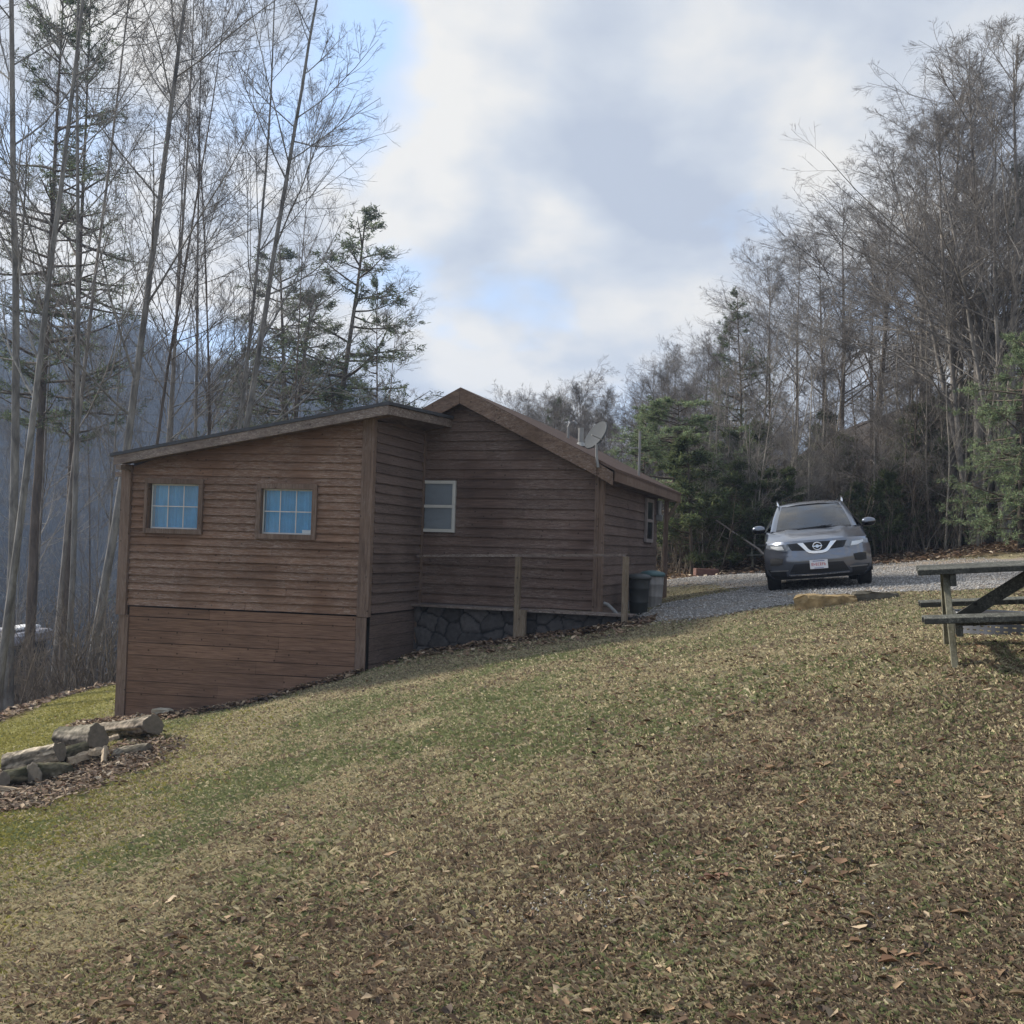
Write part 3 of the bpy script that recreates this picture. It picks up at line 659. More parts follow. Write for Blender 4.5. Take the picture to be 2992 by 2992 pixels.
# shed roof: plan polygon, sloped by arz along the front direction
c_fl = np.array(WF(s0r, 0, .38)); c_fr = np.array(WF(s1r, 0, .38))
def rpt(p, dz=0.0): s = (np.array([p[0], p[1], 0])-A0)@FA; return (p[0], p[1], arz(s)+dz)
aR = ab_of(c_fr[0], c_fr[1])[0]; aRL = ab_of(c_fl[0], c_fl[1])[0]
pl = [c_fl[:2], c_fr[:2], np.array(W(aR+.13, -.002, 0)[:2]), np.array(W(-4.97, -.002, 0)[:2]), np.array(W(-4.97, 2.5, 0)[:2]), np.array(W(aRL, 2.5, 0)[:2])]
mb = MB(); n = len(pl)
mb.raw([rpt(p, -.05) for p in pl]+[rpt(p) for p in pl], [tuple(range(n))[::-1], tuple(range(n, 2*n))]+[(i, (i+1) % n, n+(i+1) % n, n+i) for i in range(n)])
mb.build('lean_to_roof', DARKROOF, cab)
mb = MB()                                 # front fascia
def fas(s0, s1, o0, o1, h0, h1, tone=.5):
    mb.hexa([WF(s0, arz(s0)-h1, o1), WF(s1, arz(s1)-h1, o1), WF(s1, arz(s1)-h1, o0), WF(s0, arz(s0)-h1, o0), WF(s0, arz(s0)-h0, o1), WF(s1, arz(s1)-h0, o1), WF(s1, arz(s1)-h0, o0), WF(s0, arz(s0)-h0, o0)], tone)
sm = s0r+(s1r-s0r)*.62
fas(s0r+.06, sm, .335, .362, .052, .195, .75); fas(sm+.003, s1r-.012, .335, .362, .052, .195, .55)
mb.build('lean_to_fascia', FASCIA_GREY, cab)
mb = MB()
e0 = np.array([c_fr[0], c_fr[1]])-np.array(UF[:2])*.03; e1 = np.array(W(aR+.10, -.004, 0)[:2])
e0 = e0+UD[:2]*.03
def q4(p, q, w, h0, h1):
    n2 = np.array([UF[0], UF[1]])*w
    return [(*(p-n2), rpt(p, -h1)[2]), (*p, rpt(p, -h1)[2]), (*q, rpt(q, -h1)[2]), (*(q-n2), rpt(q, -h1)[2]), (*(p-n2), rpt(p, -h0)[2]), (*p, rpt(p, -h0)[2]), (*q, rpt(q, -h0)[2]), (*(q-n2), rpt(q, -h0)[2])]
mb.hexa(q4(e0, e1, .025, .052, .19), .3); mb.build('lean_to_fascia', FASCIA_GREY, cab)
mb = MB()                                 # soffit closing the overhangs
pls = [p for p in (np.array(WF(s0r+.08, 0, .33)[:2]), e0-UF[:2]*.03, e1-UF[:2]*.03, np.array(W(A_RET, -.01, 0)[:2]), FRc, FLc)]
mb.raw([rpt(p, -.165) for p in pls]+[rpt(p, -.15) for p in pls], [(0,5,4,1)[::1], (1,4,3,2), (6,7,10,11), (7,8,9,10)]+[(i, (i+1) % 6, 6+(i+1) % 6, 6+i) for i in range(6)])
mb.build('soffit', CEDAR_DK, cab)
mb = MB(); mb.box(WF(S_L+.06, arz(S_L)-.235, .2), .09, .30, .07, FA, FN, (0, 0, 1), tone=.9); mb.box(WF(S_L-.12, arz(S_L)-.33, -.05), .2, .08, .07, FA, FN, (0, 0, 1), tone=1.0); mb.build('rafter_end', FASCIA_GREY, cab)

# ------------------------------------------------------------------ handrail in front of the ledge
rl = empty('handrail', (*W(.1, -.45, 0)[:2], gz1(*W(.1, -.45, 0)[:2])), 'plain wooden handrail with two posts in front of the cabin\'s stone foundation', 'handrail')
zr0 = HG(1228, 1621, -.3)[1]; zr1 = HG(1822, 1618, -.45)[1]
mb = MB(); mb.bar(W(A_RET+.06, -.3, zr0-.02), W(.52, -.45, zr1-.02), .09, .042, tone=.6); mb.build('rail', FASCIA_GREY, rl)
def rpost(px, ptop, pbot, b, w=.09, tone=.7, top=None):
    a_, zb_ = HG(px, pbot, b); m_ = MB(); zt_ = zr0+(zr1-zr0)*(a_-A_RET)/(-A_RET+.5)-.045 if top is None else top
    m_.bar(W(a_, b, zb_-.25), W(a_, b, zt_), w, .09, (UD[0], UD[1], 0), tone, .004); return m_.build('post', POSTW, rl)
rpost(1507.7, 0, 1879, -.475); rpost(1824, 0, 1824, -.50)
a_ = HG(1528, 1800, -.45)[0]; m_ = MB(); m_.bar(W(a_, -.47, gz1(*W(a_, -.47, 0)[:2])-.2), W(a_, -.47, zd-.0), .12, .09, (UD[0], UD[1], 0), .85, .004); m_.build('stub_post', POSTW, rl)

# ------------------------------------------------------------------ things on the cabin: dish, mast; beside it: bins
dish = empty('satellite_dish', W(-.02, -.31, zE+.2), 'grey oval satellite dish on a bent pole at the cabin\'s right gable edge', 'satellite dish')
cD = at(1743, 1272, at(0, 0, 16.9)[1]); pb = np.array(W(HG(1748, 1362, -.31)[0], -.315, HG(1748, 1362, -.31)[1]))
toc = (EYE-cD)/np.linalg.norm(EYE-cD)
nn = .42*toc+.91*(-.80*RT+.60*UP); nn /= np.linalg.norm(nn)
e1_ = np.cross(nn, toc); e1_ /= np.linalg.norm(e1_); e2_ = np.cross(nn, e1_); rad = .262
mb = MB(); P = []
for i in range(9):
    r = rad*i/8; P.append([cD+(e1_*math.cos(t)+e2_*math.sin(t))*r+nn*(r*r*.35) for t in np.linspace(0, 2*math.pi, 37)])
P2 = [[p-nn*.012 for p in row] for row in P]
mb.grid(P); mb.grid(P2, flip=True); mb.grid([P[-1], [p-nn*.022+ (p-cD)*.02 for p in P[-1]]]); mb.build('reflector', plain('dish_grey', (.10, .105, .11), .95, var=.05, spec=.05), dish, smooth=True)
mb = MB(); back = cD-nn*.03
mb.tube([pb+np.array([0, 0, -.02]), pb+np.array([-.03, 0, .16]), pb+np.array([-.035, 0, .34]), back-nn*.06], .022, 8); mb.build('mount_pole', METAL, dish)
mb = MB(); mb.box(back-nn*.04, .14, .10, .09, e1_, e2_, nn, bev=.01); mb.build('bracket', DARK, dish)
mb = MB(); mb.tube([cD-e1_*0+e2_*(-rad if (e2_@UP) > 0 else rad), cD+e2_*(-rad if (e2_@UP) > 0 else rad)*.9+nn*.22+np.array([0, 0, -.05])], .009, 6); mb.build('feed_arm', METAL, dish)
ma, mz0 = .1, 0
mast = empty('antenna_mast', W(.05, 2.75, roof_z(.05)), 'thin metal mast standing on the right eave of the cabin roof', 'mast')
mb = MB(); ztop = SG(1862, 1255, .05)[1]
mb.tube([W(.05, 2.75, roof_z(.05)-.15), W(.05, 2.75, ztop)], .024, 8); mb.build('pole', METAL, mast)
mb = MB(); mb.tube([W(-.14, 2.75, ztop-.32), W(.08, 2.75, ztop-.33)], .012, 6); mb.build('fitting', METAL, mast)

def ring_can(name, loc, r0_, r1_, h, mat, label, cat, lidmat, slats=False):
    e = empty(name, loc, label, cat)
    mb = MB(); n = 28; P = []
    for z, r in ((0, r0_*.96), (.02, r0_), (h*.3, r0_+(r1_-r0_)*.3), (h*.32, r0_+(r1_-r0_)*.32+.008), (h*.34, r0_+(r1_-r0_)*.34), (h*.66, r0_+(r1_-r0_)*.66), (h*.68, r0_+(r1_-r0_)*.68+.008), (h*.70, r0_+(r1_-r0_)*.7), (h, r1_)):
        P.append([(loc[0]+math.cos(t)*(r+(.006*math.cos(14*t) if slats else 0)), loc[1]+math.sin(t)*(r+(.006*math.cos(14*t) if slats else 0)), loc[2]+z) for t in np.linspace(0, 2*math.pi, 57)])
    mb.grid(P); mb.raw([(loc[0], loc[1], loc[2]+.002)]+P[0][:-1], [(0, i+2 if i+2 < 57 else 1, i+1) for i in range(56)]); mb.build('body', mat, e, smooth=True)
    lid = MB(); Q = [[(loc[0]+math.cos(t)*r, loc[1]+math.sin(t)*r, loc[2]+z) for t in np.linspace(0, 2*math.pi, 33)] for r, z in ((r1_+.005, h-.05), (r1_+.022, h-.05), (r1_+.022, h+.004), (r1_*.9, h+.03), (r1_*.4, h+.05), (.001, h+.055))]
    lid.grid(Q); lid.build('lid', lidmat, e, smooth=True)
    return e
b_, z_ = SG(1866, 1775, .42); p = W(.42, b_, 0); zg = gz1(p[0], p[1])
bin1 = ring_can('rubbish_bin', (p[0], p[1], zg), .15, .19, .66, plain('dark_green_plastic', (.022, .024, .023), .6), 'dark green rubbish bin standing against the cabin\'s side wall behind the handrail post', 'rubbish bin', plain('dark_lid', (.05, .055, .055), .5))
mb = MB()
mb.tube([(p[0]-.21+math.cos(t)*.0, p[1]-.02+math.cos(t)*.12, zg+.14+math.sin(t)*.12) for t in np.linspace(0, 2*math.pi, 20)], .018, 8, False); mb.build('wheel', plain('grey_wheel', (.16, .18, .2), .5), bin1, smooth=True)
b_, z_ = SG(1908, 1755, .45); p = W(.45, b_-.1, 0); zg = gz1(p[0], p[1])
ring_can('metal_trash_can', (p[0], p[1], zg), .17, .21, .62, plain('pale_ribbed_metal', (.24, .23, .22), .7, .1, var=.2, scale=5), 'pale ribbed trash can with a teal rim beside the dark green bin', 'trash can', plain('teal_rim', (.07, .13, .135), .5), True)
# ------------------------------------------------------------------ firewood logs on the leaf bed
BARK = colattr('log_bark', .9, .1, noise=.45)
LOGEND = plain('log_end', (.13, .11, .085), .9, var=.3, scale=20, bump=.4)
def log(name, pA, pB, r, label, col, moss=0.0, two=False, seed=0, group=None):
    """a weathered log from ray points pA=(px,py,Y) to pB; bark tube with an uneven surface and cut ends"""
    a = at(*pA); b = at(*pB); r_ = np.random.default_rng(seed); r *= .88
    c = (a+b)/2; e = empty(name, (c[0], c[1], gz1(c[0], c[1])), label, 'log', group)
    d = b-a; L = np.linalg.norm(d); d /= L; s = np.cross(d, [0, 0, 1]); s /= np.linalg.norm(s); u = np.cross(s, d)
    n, k = max(10, int(L/.04)), 40; V = []; C = []
    ph = r_.random(4)*6.28
    for i in range(n+1):
        f = i/n; rr = r*(1+.05*math.sin(f*5+ph[0])+(.03*math.sin(11*f+ph[1])))
        for j in range(k):
            t = 2*math.pi*j/k; q = rr*(1+.11*math.sin(2*t+ph[2])+.09*math.sin(3*t+ph[3]+f*2.5)+.02*math.sin(5*t+ph[0]-f*4)+.03*r_.normal()+.03*math.sin(11*t+f*3)-.16*math.exp(-((t-ph[1])/.25)**2))
            V.append(a+d*L*f+(s*math.cos(t)+u*math.sin(t))*q)
            up = max(0, math.sin(t)); pt_n = float(fbm(np.array([f*L*4+seed*7]), np.array([t*1.6+seed*3]), 1.0, 4, 91)[0]); g = r_.uniform(.55, 1.35)*(1+.3*math.sin(7*t+2*f))*(.38 if pt_n > .56 else 1.0 if pt_n > .42 else 1.3)
            cc = np.array(col)*g*.85; cc = cc*(1-moss*up*.6)+np.array([.10, .115, .05])*moss*up*.6; C.append(cc)
    F = np.array([(i*k+j, i*k+(j+1) % k, (i+1)*k+(j+1) % k, (i+1)*k+j) for i in range(n) for j in range(k)])
    V = np.array(V)-np.array(e.location)
    me = npmesh('bark', V, F, BARK, smooth=True, vcol=np.array(C)); link(bpy.data.objects.new('bark', me), e)
    for o_, i0_, sg in ((a, 0, -1), (b, n*k, 1)):
        m_ = MB(); ring = V[i0_:i0_+k]; cc = ring.mean(0); R2 = [[cc+(p-cc)*f_+d*sg*(.004 if f_ < .9 else .0) for p in list(ring)+[ring[0]]] for f_ in (1.0, .85, .4, .02)]
        m_.grid(R2, flip=(sg > 0)); m_.build('cut_end', LOGEND, e, local=True)
    return e
PALE = (.36, .30, .23); MIDB = (.20, .165, .13); DKB = (.095, .080, .058)
G_ = 'logs lying on the leaf bed'
log('firewood_log', (306, 2136, 15.0), (448, 2118, 14.0), .155, 'long pale-topped log nearest the cabin post, its round cut end facing right', (.24, .20, .16), .15, seed=1, group=G_)
log('firewood_log', (186, 2158, 13.6), (286, 2152, 13.0), .165, 'thick split grey log in the middle of the row, resting above the kindling', (.20, .175, .145), .3, seed=2, group=G_)
log('firewood_log', (22, 2232, 12.8), (176, 2194, 12.5), .125, 'long smooth barkless pale log behind the dark mossy logs', (.36, .31, .24), .0, seed=3, group=G_)
log('firewood_log', (170, 2215, 12.6), (250, 2190, 12.9), .11, 'dark hollow-ended log wedged under the split grey log', DKB, .3, seed=4, group=G_)
log('firewood_log', (336, 2215, 13.0), (436, 2196, 12.9), .115, 'short round pale log lying alone on the right of the leaf bed', (.25, .215, .17), .1, seed=5, group=G_)
log('firewood_log', (96, 2262, 11.7), (190, 2262, 12.1), .15, 'fat dark mossy log in front of the smooth pale one', DKB, .35, seed=6, group=G_)
log('firewood_log', (12, 2280, 11.5), (96, 2268, 11.9), .11, 'dark mossy log at the very left with its round end showing', (.11, .095, .065), .35, seed=7, group=G_)
log('firewood_log', (120, 2315, 11.5), (200, 2300, 11.8), .13, 'dark low log half buried in leaves below the fat mossy one', DKB, .35, seed=8, group=G_)
log('branch_piece', (-30, 2300, 11.3), (78, 2318, 11.3), .04, 'thin tan branch lying in front of the dark mossy logs', (.38, .30, .21), seed=9)
def split(pA, pB, w, h, label, seed):
    a = at(*pA); b = at(*pB); c = (a+b)/2; r_ = np.random.default_rng(seed)
    d = (b-a)/np.linalg.norm(b-a); s = np.cross(d, [0, 0, 1]); s /= np.linalg.norm(s); u = np.cross(s, d)
    m_ = MB(); n = 9; P = []
    for i in range(n):
        p = a+(b-a)*i/(n-1); P.append([p+s*w*x*(1+r_.normal()*.08)+u*h*y*(1+r_.normal()*.1) for x, y in ((-.5, -.4), (.5, -.5), (.35, .3), (-.1, .6), (-.5, -.4))])
    m_.grid(P); m_.raw([P[0][i] for i in range(4)], [(3, 2, 1, 0)]); m_.raw([P[-1][i] for i in range(4)], [(0, 1, 2, 3)])
    o = m_.build('split_log', SPLITM, None); return tag(o, label, 'split log', 'split firewood pieces on the leaf bed')
SPLITM = wood('split_wood', (.20, .15, .10), (.46, .38, .28), (2, 2, 2), 3, None, 0, 12)
split((196, 2222, 12.6), (264, 2204, 12.8), .10, .09, 'flat pale split piece lying below the split grey log', 1)
split((262, 2200, 12.7), (312, 2190, 12.9), .09, .08, 'shorter pale split piece between the split grey log and the round one', 2)
split((303, 2228, 12.5), (306, 2190, 12.7), .07, .07, 'small split stick standing on end beside the kindling', 3)
split((232, 2342, 11.1), (266, 2322, 11.3), .09, .05, 'pale chip of wood at the front of the leaf bed', 4)
split((312, 2160, 13.6), (345, 2150, 13.7), .10, .05, 'thin pale slab between the long log and the split grey log', 5)
split((110, 2330, 11.2), (128, 2300, 11.35), .06, .06, 'small bright wedge of wood leaning on the dark low log', 6)
# ------------------------------------------------------------------ rocks
def rock(name, pts, top_h, loc, label, mat, seed, cat='rock'):
    """flat irregular slab: outline ring, bevelled lip and lumpy top"""
    r_ = np.random.default_rng(seed); n = len(pts); m_ = MB(); rings = []
    for f_, z in ((1.0, -.06), (1.03, top_h*.35), (1.0, top_h*.75), (.93, top_h), (.6, top_h*1.08), (.25, top_h*1.05)):
        rings.append([(loc[0]+x*f_+r_.normal()*.012, loc[1]+y*f_+r_.normal()*.012, loc[2]+z+r_.normal()*.008) for x, y in pts]); rings[-1].append(rings[-1][0])
    m_.grid(rings); m_.raw(rings[-1][:-1], [tuple(range(n))]); o = m_.build(name, mat, None); return tag(o, label, cat)
def sub(pts, k=3, seed=0):
    r_ = np.random.default_rng(seed); o = []
    for i in range(len(pts)):
        a, b = np.array(pts[i]), np.array(pts[(i+1) % len(pts)])
        for j in range(k): o.append(tuple(a+(b-a)*j/k+r_.normal(size=2)*.012))
    return o
OCHRE = plain('ochre_sandstone', (.29, .205, .100), .9, var=.6, scale=7, bump=.5)
p = at(2400, 1762, 14.3); rock('flat_rock', sub([(-.42, -.10), (-.20, -.17), (.10, -.14), (.38, -.05), (.52, .02), (.50, .14), (.12, .26), (-.20, .24)], 3, 1), .17, (p[0], p[1], gz1(p[0], p[1])), 'flat ochre sandstone slab lying on the grass in front of the parked car', OCHRE, 3)
p = at(2560, 1760, 14.5); rock('flat_rock', sub([(-.34, -.09), (.25, -.10), (.32, .02), (.10, .11), (-.30, .10)], 3, 2), .10, (p[0], p[1], gz1(p[0], p[1])), 'dark narrow stone butting against the ochre slab\'s right end', plain('dark_stone', (.085, .075, .055), .95, var=.4, scale=8, bump=.5), 4)
WHITEROCK = plain('pale_rock', (.38, .34, .27), .95, var=.25, scale=8, bump=.5)
s_, z_ = HF(478, 2080, .12); p = WF(s_, 0, .16); rock('foot_rock', sub([(-.17, -.06), (.14, -.08), (.16, .05), (-.05, .09)], 2, 3), .13, (p[0], p[1], gz1(p[0], p[1])), 'pale rock at the foot of the cabin\'s lower left wall', WHITEROCK, 5)
s_, z_ = HF(415, 2085, .12); p = WF(s_, 0, .16); rock('foot_rock', sub([(-.12, -.05), (.10, -.06), (.12, .05), (-.04, .07)], 2, 4), .07, (p[0], p[1], gz1(p[0], p[1])), 'small grey rock beside the cabin\'s left corner post', WHITEROCK, 6)
# big curled leaf heap in the foreground
p = at(2040, 2710, 4.6)
V, F_, C_ = leaf_mesh(p[0]+rng.normal(0, .03, 9), 4.42+rng.normal(0, .02, 9), .05+.04*rng.random(9), rng.random(9)*.02)
me = npmesh('curled_leaf', V, F_, bpy.data.materials['dead_leaf'], col=np.tile([.20, .115, .08], (len(F_), 1))*(.7+.6*rng.random(len(F_)))[:, None]); tag(link(bpy.data.objects.new('curled_leaf_clump', me)), 'clump of big curled rust-brown leaves on the bare foreground lawn', 'dead leaves')

# ------------------------------------------------------------------ picnic tables
TABLE = wood('weathered_green_wood', (.032, .034, .030), (.090, .092, .082), (9, 1.2, 9), 3.0, (.22, .22, .19), .6, 2.2)
TABLE_L = wood('weathered_leg_wood', (.080, .078, .055), (.200, .195, .145), (9, 9, 1.0), 3.0, (.32, .31, .26), .6, 2.2)
def picnic_table(loc, rz, tilt, label, scale=1.0):
    root = empty('picnic_table', loc, label, 'picnic table'); root.rotation_euler = (tilt[0], tilt[1], rz); root.scale = (scale,)*3
    def B(name, build, mat=TABLE): m_ = MB(); build(m_); return m_.build(name, mat, root, local=True)
    Lt = 1.85
    for i in range(5):
        B('top_board', lambda m_, i=i: m_.box((0+(.006 if i % 2 else -.004), -.30+i*.15, .735), Lt, .142, .040, tone=random.random(), bev=.004))
    for sy in (-1, 1):
        B('bench_board', lambda m_: [m_.box((.0+random.uniform(-.01, .01), sy*.69+q*.066, .43), Lt, .128, .040, tone=random.random(), bev=.004) for q in (-1, 1)])
    B('bench_skirt', lambda m_: m_.box((.10, -.62, .392), Lt-.25, .035, .034, tone=.2, bev=.004))
    for sx in (-1, 1):
        x = sx*.70
        B('bench_support', lambda m_: m_.box((x, 0, .36), .04, 1.50, .09, tone=.4))
        B('top_support', lambda m_: m_.box((x, 0, .67), .04, .70, .085, tone=.3))
        for sy in (-1, 1):
            B('leg', lambda m_: m_.bar((x+sx*.042, sy*.22, .71), (x+sx*.042, sy*.70, -.04), .042, .09, (0, 1, .5), random.random(), .003), TABLE_L)
        B('brace', lambda m_: m_.bar((x-sx*.03, 0, .36), (sx*.10, 0, .71), .04, .09, (0, 0, 1), .35), TABLE)
    return root
# near table: only its left half is in frame; left ends of bench and top measured at ~7 m
lx = np.array([.935, -.355]); le = np.array([2.89+.22*.35, 7.35+.38]); c = le+lx*.93
zc = 1.6-.735-.045-.02
pt_ = picnic_table((c[0], c[1], zc), math.atan2(lx[1], lx[0]), (0, R_(-3.4), ), 'weathered dark green picnic table cut off by the right edge of the view') if False else None
def tilt_table(c, z, rz, slope, label, scale=1.0, cross=.04):
    t = picnic_table((c[0], c[1], z), 0, (0, 0), label, scale)
    from mathutils import Matrix
    M = Matrix.Rotation(rz, 4, 'Z') @ Matrix.Rotation(-slope, 4, 'Y') @ Matrix.Rotation(cross, 4, 'X'); t.rotation_euler = M.to_euler(); return t
tilt_table(c+lx*.15, .880, math.atan2(lx[1], lx[0]), .085, 'weathered dark green picnic table, cut off by the photo\'s right edge')
pf_ = at(2262, 1650, 30.0); zt = gz1(pf_[0], 30.0)-.02
tilt_table((pf_[0], 30.0), zt, R_(-12), .06, 'distant dark picnic table at the woods edge, half hidden by the parked car', .84)
# fire ring under / behind the near table
m = NT('perforated_steel'); v = m.n('ShaderNodeTexCoord'); uvm = m.n('ShaderNodeAttribute', attribute_name='col')
m.bsdf(m.mix(1.0, (.12, .125, .14), m.ramp(m.noise(m.coord(), 7, 6), [(.3, .7), (.7, 1.2)]), 'MULTIPLY'), .5, .5, spec=.4)
fr_c = (4.50, 9.25); fz = gz1(4.50, 8.78)-.02
fe = empty('fire_ring', (*fr_c, fz), 'grey steel fire ring with rows of holes on the ground behind the near picnic table', 'fire ring')
mb = MB(); rr_ = .50
for half in (0,):
    nseg = 96; zs = [-.16, .03, .042, .066, .078, .102, .114, .138, .150, .165]
    for i in range(len(zs)-1):
        holes = i in (1, 3, 5)
        for j in range(nseg):
            if holes and j % 2 == 0: continue
            t0, t1 = 2*math.pi*j/nseg, 2*math.pi*(j+1)/nseg
            q = [(fr_c[0]+r*math.cos(t), fr_c[1]+r*math.sin(t), fz+z) for r in (rr_,) for t, z in ((t0, zs[i]), (t1, zs[i]), (t1, zs[i+1]), (t0, zs[i+1]))]
            mb.raw(q, [(0, 1, 2, 3)])
mb.tube([(fr_c[0]+rr_*math.cos(t), fr_c[1]+rr_*math.sin(t), fz+.17) for t in np.linspace(0, 2*math.pi, 49)], .012, 6, False)
mb.build('ring_wall', m.m, fe)
mb = MB()
for i in range(9):
    mb.tube([(fr_c[0]-.30+.075*i, fr_c[1]-math.sqrt(max(0, .2-(-.30+.075*i)**2))*.9, fz+.172), (fr_c[0]-.30+.075*i, fr_c[1]+math.sqrt(max(0, .2-(-.30+.075*i)**2))*.9, fz+.172)], .006, 5)
mb.build('grate', DARK, fe)
# brick planter, red sign, fallen sapling at the woods edge
p = at(2062, 1680, 28.5); zg = gz1(p[0], p[1])
pe = empty('brick_planter', (p[0], p[1], zg), 'low red-brown brick planter at the far side of the gravel', 'planter')
mb = MB()
for dx, dy, sx_, sy_ in ((0, -.2, .62, .08), (0, .2, .62, .08), (-.27, 0, .08, .32), (.27, 0, .08, .32)): mb.box((p[0]+dx, p[1]+dy, zg+.06), sx_, sy_, .34, bev=.01, tone=random.random())
mb.build('wall', plain('old_brick', (.13, .068, .055), .95, var=.4, scale=9, bump=.4), pe)
mb = MB(); mb.box((p[0], p[1], zg+.14), .45, .31, .1); mb.build('soil', plain('soil', (.07, .05, .035), .95, var=.4, scale=12), pe)
p = at(2192, 1552, 36.0); zg = gz1(p[0], p[1])
pe = empty('red_sign', (p[0], p[1], zg), 'small faded red board on posts among the trees left of the parked car', 'sign')
mb = MB(); mb.box((p[0], p[1], p[2]), .46, .03, .30, bev=.005); mb.build('board', plain('faded_red', (.30, .085, .075), .7, var=.2), pe)
mb = MB()
for dx in (-.2, .2): mb.tube([(p[0]+dx, p[1]+.03, zg-.1), (p[0]+dx, p[1]+.03, p[2]+.15)], .02, 6)
mb.build('post', METAL, pe)
mb = MB(); A_ = at(1972, 1428, 30.5); B_ = at(2216, 1604, 29.5); tt = np.linspace(-.06, 1.0, 14)
mb.tube([A_+(B_-A_)*t+np.array([0, 0, -.18*math.sin(math.pi*max(0, t))*.25]) for t in tt], np.linspace(.013, .026, 14), 7)
C0 = A_+(B_-A_)*.62; mb.tube([C0, at(2100, 1580, 30.2), at(2062, 1602, 30.4)], [.018, .014, .008], 5)
end = B_; mb.tube([B_, np.array([B_[0]+.5, B_[1]-.1, gz1(B_[0]+.5, B_[1]-.1)-.05])], [.04, .045], 7)
tag(mb.build('leaning_dead_sapling', plain('dead_sapling_bark', (.24, .21, .19), .9, var=.2), None), 'bare dead sapling leaning diagonally between the cabin eave and the parked car', 'fallen sapling')
# glimpse of a pale vehicle-like shed roof down in the hollow at left
p = at(105, 1850, 44.0)
hb = empty('pale_trailer', (p[0], p[1], gz1(p[0], p[1])), 'pale trailer glimpsed through the brush down in the hollow at far left', 'trailer')
mb = MB(); zz = p[2]; zg = gz1(p[0], p[1])
mb.box((p[0]-.5, p[1], zz-.15), 1.15, 3.2, .50, bev=.12); mb.build('body', plain('pale_metal_body', (.26, .26, .30), .5, var=.15), hb)
mb = MB(); mb.box((p[0]-.75, p[1], zz+.2), .8, 2.4, .14, bev=.05); mb.build('roof', plain('white_metal_roof', (.75, .76, .78), .4, var=.05), hb)
mb = MB(); mb.box((p[0]-.5, p[1], (zz-.35+zg)/2), .8, 2.4, max(.3, zz-.35-zg+.2)); mb.build('undercarriage', DARK, hb)

# ------------------------------------------------------------------ parked car (a grey compact SUV seen from the front)
PAINT = NT('gunmetal_paint'); v = PAINT.coord()
PAINT.bsdf((.105, .120, .155), .28, .70, spec=.5, Coat_Weight=1.0, Coat_Roughness=.05, Coat_IOR=1.9); PAINT = PAINT.m
CLAD = plain('black_cladding', (.020, .021, .024), .65, var=.1)
GLOSSBLK = plain('gloss_black', (.010, .010, .012), .2, var=.05)
CHROME = plain('chrome', (.72, .73, .75), .12, 1.0, var=.03, bump=0)
TYRE = plain('tyre_rubber', (.018, .018, .019), .85, var=.15)
RIM = plain('alloy_rim', (.40, .41, .42), .3, .8, var=.05)
LAMP = NT('headlight_lens'); LAMP.bsdf((.17, .19, .22), .10, .25, spec=.6, Coat_Weight=1.0); LAMP = LAMP.m
LAMPIN = plain('headlight_reflector', (.62, .65, .68), .3, .5, var=.1)
SEAT = plain('car_interior', (.05, .048, .046), .9)
CGL = NT('car_glass')
_g = CGL.n('ShaderNodeBsdfGlossy', Roughness=.02); _g.inputs['Color'].default_value = (1, 1, 1, 1)
_t = CGL.n('ShaderNodeBsdfTransparent'); _t.inputs[0].default_value = (.09, .16, .20, 1)
_l = CGL.n('ShaderNodeFresnel'); _l.inputs['IOR'].default_value = 1.9
_x = CGL.n('ShaderNodeMixShader'); CGL.l(CGL.math('MINIMUM', CGL.math('ADD', CGL.math('MULTIPLY', _l.outputs[0], 1.0), .02), .9), _x.inputs[0]); CGL.l(_t.outputs[0], _x.inputs[1]); CGL.l(_g.outputs[0], _x.inputs[2]); CGL.l(_x.outputs[0], CGL.out.inputs['Surface']); CGL = CGL.m
car = empty('parked_car', (0, 0, 0), 'dark grey compact SUV parked nose-on on the gravel beside the cabin', 'car')
def CB(name, mb, mat, parent=None, smooth=False): return mb.build(name, mat, parent or car, smooth=smooth, local=True)
ROWS = [  # y, z, halfwidth, corner sweep, crown
 (.17, .20, .80, .40, 0), (.10, .25, .86, .42, 0), (.05, .32, .895, .44, 0), (.015, .42, .915, .45, 0), (.00, .52, .922, .45, 0), (.01, .60, .922, .45, 0), (.035, .68, .920, .45, 0), (.05, .76, .915, .45, 0), (.07, .83, .90, .44, .0),
 (.10, .885, .865, .42, .005), (.20, .925, .845, .38, .018), (.40, .975, .83, .30, .030), (.70, 1.035, .82, .18, .038), (1.00, 1.085, .80, .08, .040), (1.16, 1.105, .775, .03, .035)]
def rowpt(row, u):
    y, z, w, c, cr = row; au = abs(u)
    return (u*w, y+c*au**3.4+.02*au**2, z-cr*au**2)
zr = np.array([r[1] for r in ROWS]); 
def FY(x, z):
    y = np.interp(z, zr, [r[0] for r in ROWS]); w = np.interp(z, zr, [r[2] for r in ROWS]); c_ = np.interp(z, zr, [r[3] for r in ROWS]); au = min(1, abs(x)/w)
    return y+c_*au**3.4+.02*au**2
us = np.sin(np.linspace(-math.pi/2, math.pi/2, 41)*1.0)
us = np.linspace(-1, 1, 49); us = np.sign(us)*np.abs(us)**.85
import itertools
def rowi(a, b, t): return tuple(np.array(a)*(1-t)+np.array(b)*t)
R2 = []
for i in range(len(ROWS)-1):
    for t in (0, .5): R2.append(rowi(ROWS[i], ROWS[i+1], t))
R2.append(ROWS[-1])
mb = MB()
front = [r for r in R2 if r[1] <= .886]
mb.grid([[rowpt(r, u) for u in us] for r in front], flip=False); CB('front_bumper', mb, PAINT, smooth=True)
mb = MB()
hood = [r for r in R2 if r[1] >= .884]
